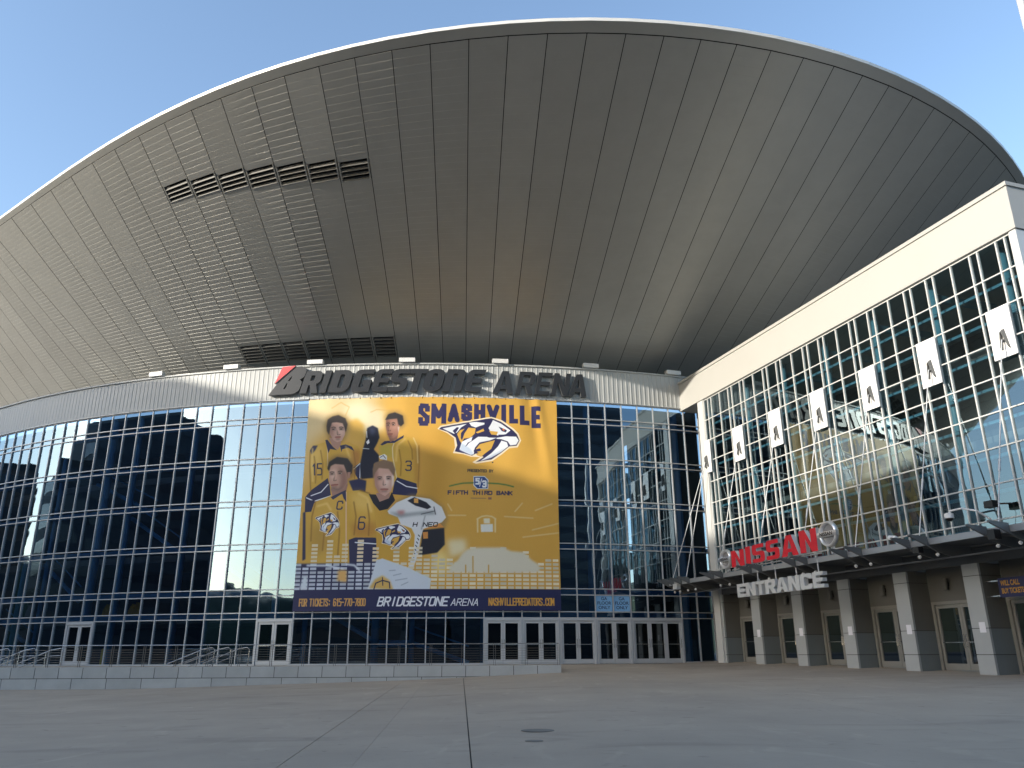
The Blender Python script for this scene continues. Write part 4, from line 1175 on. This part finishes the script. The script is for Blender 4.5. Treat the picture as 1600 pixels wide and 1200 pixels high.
def blurm(m, r_):
    r_ = int(round(r_))
    for _ in range(2):
        for axis in (0, 1):
            c = np.cumsum(np.pad(m, [(r_ + 1, r_) if q == axis else (0, 0) for q in (0, 1)], mode='edge'), axis=axis)
            n = m.shape[axis]
            m = (np.take(c, range(2 * r_ + 1, 2 * r_ + 1 + n), axis) - np.take(c, range(0, n), axis)) / (2 * r_ + 1)
    return m
def comp(mask, x0, y0, col):
    h, ww = mask.shape
    sub = IMG[y0:y0 + h, x0:x0 + ww]
    sub += mask[:, :, None] * (np.array(col, np.float32) - sub)
def box_of(pts, pad):
    xs = [p[0] for p in pts]; ys = [p[1] for p in pts]
    return max(0, int(min(xs) - pad)), max(0, int(min(ys) - pad)), min(PW, int(max(xs) + pad) + 1), min(PH, int(max(ys) + pad) + 1)
def fill(pts, col, blur=0):
    pad = 2 + int(3 * blur); x0, y0, x1, y1 = box_of(pts, pad)
    if x1 <= x0 or y1 <= y0: return
    acc = np.zeros((y1 - y0, x1 - x0), np.float32)
    for dx, dy in ((.25, .25), (.75, .25), (.25, .75), (.75, .75)):
        gx = np.arange(x0, x1) + dx; gy = (np.arange(y0, y1) + dy)[:, None]
        ins = np.zeros(acc.shape, bool)
        for i in range(len(pts)):
            (xa, ya), (xb, yb) = pts[i - 1], pts[i]
            if ya == yb: continue
            c = ((ya > gy) != (yb > gy)) & (gx < (xb - xa) * (gy - ya) / (yb - ya) + xa)
            ins ^= c
        acc += ins
    acc /= 4
    if blur: acc = blurm(acc, blur)
    comp(acc, x0, y0, col)
def stroke(pts, col, wd, blur=0, square=False):
    x0, y0, x1, y1 = box_of(pts, wd + 2 + 3 * blur)
    if x1 <= x0 or y1 <= y0: return
    gx = np.arange(x0, x1) + .5; gy = (np.arange(y0, y1) + .5)[:, None]
    d = np.full((y1 - y0, x1 - x0), 1e9)
    for (xa, ya), (xb, yb) in zip(pts[:-1], pts[1:]):
        vx, vy = xb - xa, yb - ya; q = max(vx * vx + vy * vy, 1e-6)
        if square and (abs(vx) < .6 or abs(vy) < .6):
            d = np.minimum(d, np.maximum(np.maximum(min(xa, xb) - gx, gx - max(xa, xb)), np.maximum(min(ya, yb) - gy, gy - max(ya, yb))))
            continue
        t = np.clip(((gx - xa) * vx + (gy - ya) * vy) / q, 0, 1)
        d = np.minimum(d, np.hypot(gx - xa - t * vx, gy - ya - t * vy))
    m = np.clip(wd / 2 + .5 - d, 0, 1).astype(np.float32)
    if blur >= 1: m = blurm(m, blur)
    comp(m, x0, y0, col)
rng = np.random.default_rng(5)
for it in PAINT:
    if it[0] == 'p': fill(it[2], it[1], it[3])
    elif it[0] == 'l': stroke(it[2], it[1], it[4], it[3])
    elif it[0] == 't':
        _, col, wd, txt, x0, y0, x1, y1, sh = it
        adv = (x1 - x0) / (len(txt) - 0.22) if len(txt) > 1 else (x1 - x0); gw = adv * 0.74 if len(txt) > 1 else (x1 - x0)
        for i, ch in enumerate(txt):
            for st in GL[ch]:
                stroke([(x0 + i * adv + gx / 4 * gw + sh * (gy / 6) * (y1 - y0), y1 - gy / 6 * (y1 - y0)) for gx, gy in st], col, wd, 0, True)
    elif it[0] == 'grid':
        _, (p0, p1), base, col, mode = it
        (xa, ya), (xb, yb) = p0, p1
        if base is not None: fill([(xa, ya + 20), (xb, ya + 20), (xb, yb), (xa, yb)], base, 3)
        n = max(1, int((xb - xa) / 34)); pw = (xb - xa) / n; ph_ = 17.2
        for i in range(n):
            hgt_ = rng.integers(-6, 3) if mode == 0 else rng.integers(-2, 4)
            y = yb - ph_
            while y > ya + hgt_ * ph_:
                c = np.array(col, float) * rng.uniform(.9, 1.05)
                if mode == 0 and y < ya + 10: c = np.array((232, 214, 176))
                fill([(xa + i * pw + 3, y + 3), (xa + (i + 1) * pw - 4, y + 3), (xa + (i + 1) * pw - 4, y + ph_ - 3), (xa + i * pw + 3, y + ph_ - 3)], tuple(np.minimum(c, 255)))
                y -= ph_
    elif it[0] == 'strip':
        IMG[it[1]:] = np.array(it[2], np.float32)
grey = IMG.mean(axis=2, keepdims=True); IMG = IMG * 0.90 + grey * 0.10
IMG *= (1 + rng.normal(0, .012, (PH, PW, 1))).astype(np.float32)
px = np.ones((PH, PW, 4), np.float32); px[:, :, :3] = np.clip(IMG / 255.0, 0, 1)
print_img = bpy.data.images.new('banner print', PW, PH)
print_img.pixels.foreach_set(px[::-1].ravel()); print_img.update()
mp = mat('banner vinyl print', (0.5, 0.4, 0.2), 0.5)
t = mp.node_tree; ti = t.nodes.new('ShaderNodeTexImage'); ti.image = print_img
t.links.new(ti.outputs[0], t.nodes['Principled BSDF'].inputs['Base Color'])
banner = thing('banner', 'huge gold banner with four players and a navy strip hung on the glass wall', 'banner', wall(1.75, 0.3, 8))
nu, nv = 90, 70
BA0, BA1, BZ0, BZ1 = -5.95, 9.47, 2.26, 14.60
v = []; f = []; uvs = []
for j in range(nv + 1):
    for i in range(nu + 1):
        u_, v_ = i / nu, j / nv
        wob = 0.018 * math.sin(u_ * 41 + 2 * math.sin(v_ * 5)) * (0.4 + 0.6 * v_) + 0.012 * math.sin(u_ * 17 + v_ * 7)
        d = (u_ - 0.92) + (1 - v_) * -0.13
        wob += 0.10 * math.exp(-(d / 0.018) ** 2) * max(0, v_ - 0.55) * 2.0 - 0.05 * math.exp(-((d + .035) / 0.02) ** 2) * max(0, v_ - 0.5) * 2
        sagz = -0.05 * abs(math.sin(u_ * math.pi * 24)) * (v_ ** 12) + 0.05 * math.sin(u_ * math.pi) * (v_ ** 3)
        pull = 0.10 * math.sin(v_ * math.pi) * ((u_ < 0.02) - (u_ > 0.98))
        v.append(wall(BA0 + (BA1 - BA0) * u_ + math.degrees(pull * .3 / RW), 0.20 + wob, BZ0 + (BZ1 - BZ0) * v_ + sagz)); uvs.append((u_, v_))
for j in range(nv):
    for i in range(nu):
        f.append((j * (nu + 1) + i, j * (nu + 1) + i + 1, (j + 1) * (nu + 1) + i + 1, (j + 1) * (nu + 1) + i))
cl = link_mesh('cloth', v, f, mp, banner, None, True)
uvl = cl.data.uv_layers.new(name='print')
uvl.data.foreach_set('uv', [c for p in cl.data.polygons for vi in p.vertices for c in uvs[vi]])
for i in range(25):
    a = BA0 + (BA1 - BA0) * (i + .02) / 24.04
    B().tube([wall(a, 0.22, 14.54), wall(a, 0.13, 14.66)], 0.022, 6, raw=True).build('tie', 'black', banner)

# ---------------------------------------------------------------- terrace wall, rails
PY = 38.0; PX1 = 2.15; PTOP = -0.50
terr = thing('terrace_wall', 'low pale stone block wall carrying the terrace in front of the curved glass', 'wall', (-12, PY, 0.3))
def prow(z0, z1, xs, depth=0.4):
    for i in range(len(xs) - 1):
        a, c = xs[i] + 0.014, xs[i + 1] - 0.014
        v = [(a, PY, z0(a)), (c, PY, z0(c)), (c, PY + depth, z0(c)), (a, PY + depth, z0(a)), (a, PY, z1), (c, PY, z1), (c, PY + depth, z1), (a, PY + depth, z1)]
        bb = B(lambda x, y, z: (x, y + random.uniform(-.001, .001), z + EYE)); bb.hexa(v)
        bb.build('block', 'block', terr)
up = np.arange(PX1 - 1.07 * 28, PX1 + 0.01, 1.07); lo = np.concatenate([np.arange(PX1 - 1.56 * 19, PX1 - 0.5, 1.56), [PX1]])
prow(lambda x: PTOP - 0.46, PTOP, list(up))
prow(lambda x: ground(x, PY) - EYE - 0.12, PTOP - 0.485, [x for x in lo])
B(lambda x, y, z: (x, y, z + EYE)).box(-29.5, PX1 - 0.02, PY + 0.02, PY + 0.38, PTOP - 1.3, PTOP - 0.012).build('core', 'joint', terr)
v = []; f = []
tx = np.linspace(-29.5, PX1, 14)
for x in tx:
    yb = CY - math.sqrt(RW ** 2 - (x - CX) ** 2) - 0.03
    v += [(x, PY + 0.41, PTOP - 0.03 + EYE), (x, yb, BASE + 0.0 + EYE), (x, PY + 0.41, PTOP - 1.6 + EYE), (x, yb, BASE - 1.6 + EYE)]
for i in range(len(tx) - 1):
    a = 4 * i; f += [(a, a + 4, a + 5, a + 1), (a + 2, a + 3, a + 7, a + 6)]
e = 4 * (len(tx) - 1); f += [(0, 1, 3, 2), (e, e + 2, e + 3, e + 1)]
link_mesh('terrace_top', v, f, 'concrete', terr)
# the apron between terrace and wing, level with the door sills
v = []; f = []
ap = [(PX1 - .02, 0), (4.5, 0), (7, 0), (9.5, 0), (11.4, 0)]
for x, _ in ap:
    yb = CY - math.sqrt(RW ** 2 - (x - CX) ** 2) - 0.02; g = ground(x, 44.0)
    v += [(x, 41.5, ground(x, 41.5) + 0.006), (x, yb - 1.2, BASE + EYE - 0.02), (x, yb, BASE + EYE - 0.01)]
for i in range(len(ap) - 1):
    a = 3 * i; f += [(a, a + 3, a + 4, a + 1), (a + 1, a + 4, a + 5, a + 2)]
structure(link_mesh('door_apron', v, f, 'concrete'))

rel = lambda x, y, z: (x, y, z + EYE)
rail = thing('guard_rail', 'thin steel cable guard rail along the terrace wall', 'railing', (-12, PY + 0.2, 1.1))
RY = PY + 0.2
B(rel).tube([(-29, RY, 0.43), (PX1 - 0.1, RY, 0.43)], 0.020, 8).build('top_rail', 'steel', rail)
for i in range(7):
    z = -0.40 + i * 0.105
    B(rel).tube([(-29, RY, z), (PX1 - 0.1, RY, z)], 0.005, 5).build('cable', 'steel', rail)
for i in range(21):
    x = PX1 - 0.12 - i * 1.44
    B(rel).box(x - 0.05, x - 0.035, RY - 0.02, RY + 0.02, PTOP, 0.42).box(x + 0.035, x + 0.05, RY - 0.02, RY + 0.02, PTOP, 0.42).build('post', 'grille', rail)
names = ['nearest the left frame edge', 'second', 'third']
hl = [(-24.6, 'leftmost slanted steel handrail on the terrace at far left'), (-23.3, 'middle slanted steel handrail of the far left three'), (-22.0, 'slanted steel handrail of the far left three closest to the yellow marker'),
      (-14.6, 'slanted steel handrail furthest left of the three beside the left double door'), (-13.8, 'middle slanted steel handrail beside the left double door'), (-12.9, 'slanted steel handrail closest to the left double door')]
for i, (x, lab) in enumerate(hl):
    y = 41.2
    t_ = thing('stair_handrail', lab, 'handrail', (x, y, 1.1), 'slanted handrails on the terrace steps')
    B(rel).tube([(x - 2.2, y, -0.40), (x - 0.55, y, 0.26), (x - 0.1, y, 0.34), (x + 0.02, y, 0.25), (x, y, -0.5)], 0.025, 8).build('rail', 'steel', t_)
    B(rel).tube([(x - 2.2, y, -0.62), (x - 0.6, y, -0.02), (x - 0.05, y, 0.0)], 0.018, 8).build('lower_rail', 'steel', t_)
    B(rel).tube([(x - 0.8, y, 0.15), (x - 0.8, y, -0.55)], 0.02, 8).build('post', 'steel', t_)

# ---------------------------------------------------------------- fixtures
fl = [(-16.85, 'white box floodlight on the fascia furthest left, above the shaded glass'), (-11.33, 'white box floodlight on the fascia beside the lower louvres'), (-5.72, 'white box floodlight below the lower louvres above the red flag letter'),
      (0.097, 'white box floodlight on the fascia right of the lower louvres'), (5.92, 'white box floodlight on the fascia above the gap between the two sign words'), (11.76, 'white box floodlight on the fascia just right of the last sign letter'), (17.5, 'white box floodlight furthest right, next to the wing')]
for a, lab in fl:
    fr, Lc = chord(a - 0.5, a + 0.5)
    t_ = thing('floodlight', lab, 'floodlight', wall(a, 0.3, 16.8), 'box floodlights along the fascia top')
    B(fr).box(0.0, Lc, 0.02, 0.36, FTOP + 0.02, FTOP + 0.28).build('housing', 'white', t_)
    B(fr).box(0.06, Lc - 0.06, 0.05, 0.33, FTOP + 0.283, FTOP + 0.295).build('lens', 'tower_glass', t_)
    B(fr).box(Lc / 2 - 0.05, Lc / 2 + 0.05, -0.25, 0.10, FTOP + 0.003, FTOP + 0.018).build('bracket', 'alu', t_)
p0 = soffit_at(22.2, 0.18) - UP * 0.12; p1 = soffit_at(24.8, 0.18) - UP * 0.12
t_ = thing('light_bar', 'thin pale pipe light under the soffit above the wing corner', 'light', tuple(p0))
B().tube([p0, p1], 0.06, 8, raw=True).build('tube', 'white', t_)
for q in (0.15, 0.85):
    c = p0.lerp(p1, q); B().tube([c, c + UP * 0.3], 0.02, 6, raw=True).build('hanger', 'alu', t_)

for k, lab in ((11, 'left of two pale blue floor notices above the glass doors'), (12, 'right of two pale blue floor notices above the glass doors')):
    fr, Lc = chord(mu(k), mu(k + 1))
    t_ = thing('poster', lab, 'poster', fr(Lc / 2, 0.02, 2.6), 'pale blue notices above the doors')
    B(fr).box(0.05, Lc - 0.05, 0.012, 0.02, 2.25, 3.09).build('sheet', 'poster', t_)
    for q, tx_ in enumerate(('GA', 'FLOOR', 'ONLY')):
        text_loops_mesh(tx_, lambda x, y, d, q=q: fr(Lc / 2 + x, 0.0205 + d, 2.86 - q * 0.245 + y), 0.245, ['ink'], 'lettering', t_, 0.004, 0.02, 1.05, 'CENTER')

nz = [0.91, 0.89, 0.86, 0.82, 0.80]
nl = ['white paper notice on the second pier from the left', 'white paper notice on the third pier from the left', 'white paper notice on the pier just right of the pale hanging letters', 'white paper notice on the pier left of the last full doorway', 'white paper notice on the pier beside the blue ticket sign']
for c, z, lab in zip(PIER[1:6], nz, nl):
    o = B(wing).box(c - 0.02, c + 0.24, 0.003, 0.012, z - 0.17, z + 0.19).build('paper_notice', 'paper')
    tag(o, lab, 'notice', 'paper notices on the piers')
ll = ['in the leftmost alcove behind the pale letters', 'in the second alcove behind the pale letters', 'in the alcove right of the pale letters', 'in the alcove with the wider view of its door', 'in the alcove beside the ticket sign', 'in the alcove behind the ticket sign']
for i in range(6):
    s_ = PIER[i] + 1.36
    t_ = thing('wall_lamp', 'dark cylinder wall lamp ' + ll[i], 'lamp', wing(s_, -1.0, 2.5), 'cylinder wall lamps above the alcove doors')
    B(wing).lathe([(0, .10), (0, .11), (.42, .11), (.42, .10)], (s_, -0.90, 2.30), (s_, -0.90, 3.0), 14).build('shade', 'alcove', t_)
    B(wing).box(s_ - 0.05, s_ + 0.05, -1.045, -0.98, 2.42, 2.60).build('bracket', 'black', t_)

tk = thing('ticket_sign', 'dark blue projecting sign with gold words beside the last pier', 'sign', wing(18.4, 0, 2.1))
B(wing).box(17.56, 20.2, -0.30, -0.24, 1.80, 2.46).build('panel', 'navy', tk)
B(wing).box(17.06, 17.60, -0.29, -0.25, 2.36, 2.40).build('arm', 'steel', tk); B(wing).box(17.06, 17.60, -0.29, -0.25, 1.84, 1.88).build('arm', 'steel', tk)
text_loops_mesh('WILL CALL', lambda x, y, d: wing(17.66 + x, -0.238 + d, 2.20 + y), 0.25, ['gold_ink'], 'lettering', tk, 0.004, 0.03, 0.62)
text_loops_mesh('BUY TICKETS', lambda x, y, d: wing(17.66 + x, -0.238 + d, 1.93 + y), 0.25, ['gold_ink'], 'lettering', tk, 0.004, 0.03, 0.60)
solid([[(0, 0), (.5, 0), (.5, .40), (0, .40)], [(.08, .08), (.08, .32), (.5, .32), (.5, .08)]][:1], lambda x, y, d: wing(18.98 + x, -0.238 + d, 1.93 + y), 0.004, ['white_ink', 'white_ink'], 'emblem_patch', tk)

# cameras and lights on the canopy
t_ = thing('security_camera', 'small white bullet camera standing on the canopy edge', 'camera', wing(15.5, DE, 3.9))
B(wing).lathe([(0, .06), (.02, .09), (.40, .09), (.42, .07)], (15.25, DE - .05, 4.12), (15.75, DE + .03, 4.02), 12).build('housing', 'white', t_)
B(wing).tube([(15.55, DE - .04, 4.0), (15.62, DE - .04, 3.84)], 0.03, 8).build('bracket', 'white', t_)
t_ = thing('security_camera', 'white dome camera on a curved arm from the wing glass', 'camera', wing(17.0, .6, 4.7))
B(wing).tube([(18.15, .16, 4.45), (17.95, .55, 4.78), (17.5, .75, 4.93), (17.0, .75, 4.92), (16.9, .75, 4.84)], 0.035, 8).build('arm', 'white', t_)
B(wing).lathe([(0, .06), (.03, .16), (.20, .17)], (16.9, .75, 4.86), (16.9, .75, 4.0), 16).build('housing', 'white', t_)
B(wing).lathe([(0, .14), (.06, .12), (.11, .05)], (16.9, .75, 4.655), (16.9, .75, 4.0), 16).build('dome', 'black', t_)
t_ = thing('floodlight', 'black floodlight on a short bracket against the bright wing glass', 'floodlight', wing(18.7, .5, 4.9))
B(wing).box(18.42, 18.78, .45, .70, 4.78, 5.02).build('housing', 'black', t_)
B(wing).tube([(18.75, .5, 4.90), (19.05, .35, 4.87), (19.2, .16, 4.86)], 0.03, 8).build('arm', 'black', t_)
B(wing).tube([(19.15, .2, 4.85), (19.2, .2, 4.5), (19.1, .2, 4.2), (19.15, .2, 3.8)], 0.008, 5).build('cable', 'black', t_)
t_ = thing('box_light', 'black box light hung between the nearest canopy outriggers', 'light', wing(20.2, DE, 3.6))
B(wing).box(19.92, 20.18, DE + .05, DE + .33, 3.42, 3.74).build('housing', 'black', t_); B(wing).box(19.66, 19.92, DE + .16, DE + .21, 3.58, 3.63).build('arm', 'black', t_)
t_ = thing('box_light', 'black box light between the outriggers beside the bullet camera', 'light', wing(16.7, DE, 3.6))
B(wing).box(16.58, 16.86, DE + .02, DE + .24, 3.36, 3.58).build('housing', 'black', t_); B(wing).box(16.36, 16.58, DE + .1, DE + .15, 3.46, 3.51).build('arm', 'black', t_)
t_ = thing('box_light', 'pale grey box light under the left end of the canopy', 'light', wing(-0.9, DE, 3.5))
B(wing).box(-1.15, -0.72, DE + .02, DE + .26, 3.36, 3.66).build('housing', 'white_letter', t_); B(wing).box(-1.0, -0.88, DE - .06, DE + .02, 3.56, 3.63).build('bracket', 'alu', t_)

# inside the glass
t_ = thing('marker_post', 'yellow marker post inside the glass right of the far left door', 'post', wall(-18.6, -0.6, -0.5))
B().lathe([(0, .13), (.9, .12), (.95, .06)], wall(-18.6, -0.55, BASE), wall(-18.6, -0.55, 1), 12).build('sleeve', 'yellow', t_)
for a, lab in ((-19.6, 'gold banner draped inside the glass left of the blue column'), (-17.6, 'gold banner draped inside the glass right of the blue column')):
    fr, Lc = chord(a, a + 1.1)
    v = []; f = []
    for i in range(9):
        for j in range(5):
            v.append(fr(i / 8 * Lc * (.5 + .12 * j) + .1 * (4 - j), -0.9 + .10 * math.sin(i * 1.9 + j), 2.95 - .19 * j - .05 * math.sin(i)))
    for i in range(8):
        for j in range(4):
            f.append((i * 5 + j, i * 5 + j + 1, i * 5 + j + 6, i * 5 + j + 5))
    o = link_mesh('draped_banner', v, f, 'gold'); tag(o, lab, 'banner', 'gold banners inside the lobby')

for px_, py_, rd, lab in ((0.43, 15.55, 0.30, 'dark round cover on the plaza right of the centre joint'), (0.33, 14.05, 0.15, 'small dark round stain on the plaza nearer than the round cover')):
    o = B().lathe([(0, rd), (0.006, rd), (0.008, rd * .92)], (px_, py_, ground(px_, py_) + 0.001), (px_, py_, 9), 20).build('stain_disc', 'dark_stain'); tag(o, lab, 'stain')  # thin dark discs standing for small stains on the paving

# tall pole at the right edge
t_ = thing('flagpole', 'tall pale pole beside the wing, its upper end at the frame edge', 'pole', (17.53, 22.0, ground(17.5, 22)))
gp = ground(17.53, 22)
B().lathe([(0, .17), (12, .15), (28, .11), (28.4, .0)], (17.60, 22, gp), (17.60, 22, 40), 14).build('shaft', 'alu_white', t_, True)
B().lathe([(0, .28), (.12, .28), (.2, .2)], (17.60, 22, gp), (17.60, 22, 40), 14).build('base', 'alu', t_)

# ---------------------------------------------------------------- the city across the street: blocks mirrored in the glass, others added for shade
def block_building(name, label, x0, x1, y0, y1, h, m, nz_, parent_cat='building', ribs=True, glassy=False):
    t_ = thing(name, label, parent_cat, ((x0 + x1) / 2, (y0 + y1) / 2, 0))
    B().box(x0, x1, y0, y1, -3, h).build('wall', m, t_)
    B().box(x0 + 1, x1 - 1, y0 + 1, y1 - 1, h + 0.003, h + 1.0).build('roof', 'dark_roof', t_)
    fh = h / nz_
    for i in range(nz_):
        z0, z1 = i * fh + fh * .3, i * fh + fh * .85
        B().box(x1 - .02, x1 + .05, y0 + 1, y1 - 1, z0, z1).build('window_band', 'tower_glass', t_)
        B().box(x0 + 1, x1 - 1, y1 - .02, y1 + .05, z0, z1).build('window_band', 'tower_glass', t_)
    return t_
ot = thing('office_tower', 'dark office block with a sloping roof end across the street, mirrored in the left glass', 'building', (-97, 0, 0))
OP = [(-22, -3), (29.5, -3), (29.5, 33.4), (14, 37.6), (-22, 37.6)]
tx_ = lambda s, w_, z: (s, w_, z)
B(tx_).prism(OP, -112, -82.2).build('wall', 'tower', ot)
for i in range(11):
    z0 = 1.2 + i * 3.3
    B().box(-82.22, -82.12, -21, 13.5 if z0 > 31 else 28.8, z0, z0 + 1.7).build('window_band', 'tower_glass', ot)
    if z0 < 29: B().box(-111, -83, 29.48, 29.58, z0, z0 + 1.7).build('window_band', 'tower_glass', ot)
B().box(-105, -90, -18, -5, 37.603, 39.5).build('plant_room', 'tower', ot)
block_building('shade_tower', 'unseen tower added behind the dark office block to shade plaza and wing', -226, -200, -114, -84, 77, 'tower', 20)  # unseen tower, added only to shade the plaza and the wing
block_building('low_annexe', 'lower annexe beside the dark office block across the street', -104, -82.5, 30.1, 40, 24.5, 'tower', 7)
block_building('brick_block', 'brown masonry block mirrored at the far left edge of the glass', -96, -76, 47, 62, 21.5, 'brick', 6)
block_building('shade_block', 'unseen brown block added behind the plaza for shade and darker reflections', -42, -14, -46, -16, 40, 'brick', 11)  # added out of view to shade the plaza and block reflected sky
block_building('shop_row', 'low shop row behind the plaza', 4, 34, -104, -84, 13, 'tower', 4)
block_building('glass_tower', 'slim glass tower behind the plaza mirrored right of the banner', 38, 84, -86, -58, 62, 'tower', 18)

# wooded hills and town all round, low on the horizon
v = []; f = []; n = 160
for i in range(n + 1):
    t_ = 2 * math.pi * i / n
    hh = 34 + 9 * math.sin(3 * t_ + 1) + 6 * math.sin(7 * t_) + 3 * math.sin(17 * t_ + 2) + random.uniform(-1.5, 1.5)
    for q, (rr, zz_) in enumerate(((300, -8), (330, hh * .75), (400, hh), (520, hh * .6))):
        v.append((rr * math.sin(t_), 30 - rr * math.cos(t_), zz_ + random.uniform(-1, 1) * (q > 0)))
for i in range(n):
    for q in range(3):
        f.append((i * 4 + q, i * 4 + q + 1, (i + 1) * 4 + q + 1, (i + 1) * 4 + q))
M['hill'] = mat('wooded hill', (0.035, 0.05, 0.03), 0.95, noise=0.5, nscale=0.12)
structure(link_mesh('hills', v, f, 'hill', None, None, True))

block_building('sky_blocker', 'broad dark slab added far behind the plaza to block reflected sky', -76, 2, -112, -88, 60, 'tower', 15)  # added to keep bright sky out of the wing glass reflections
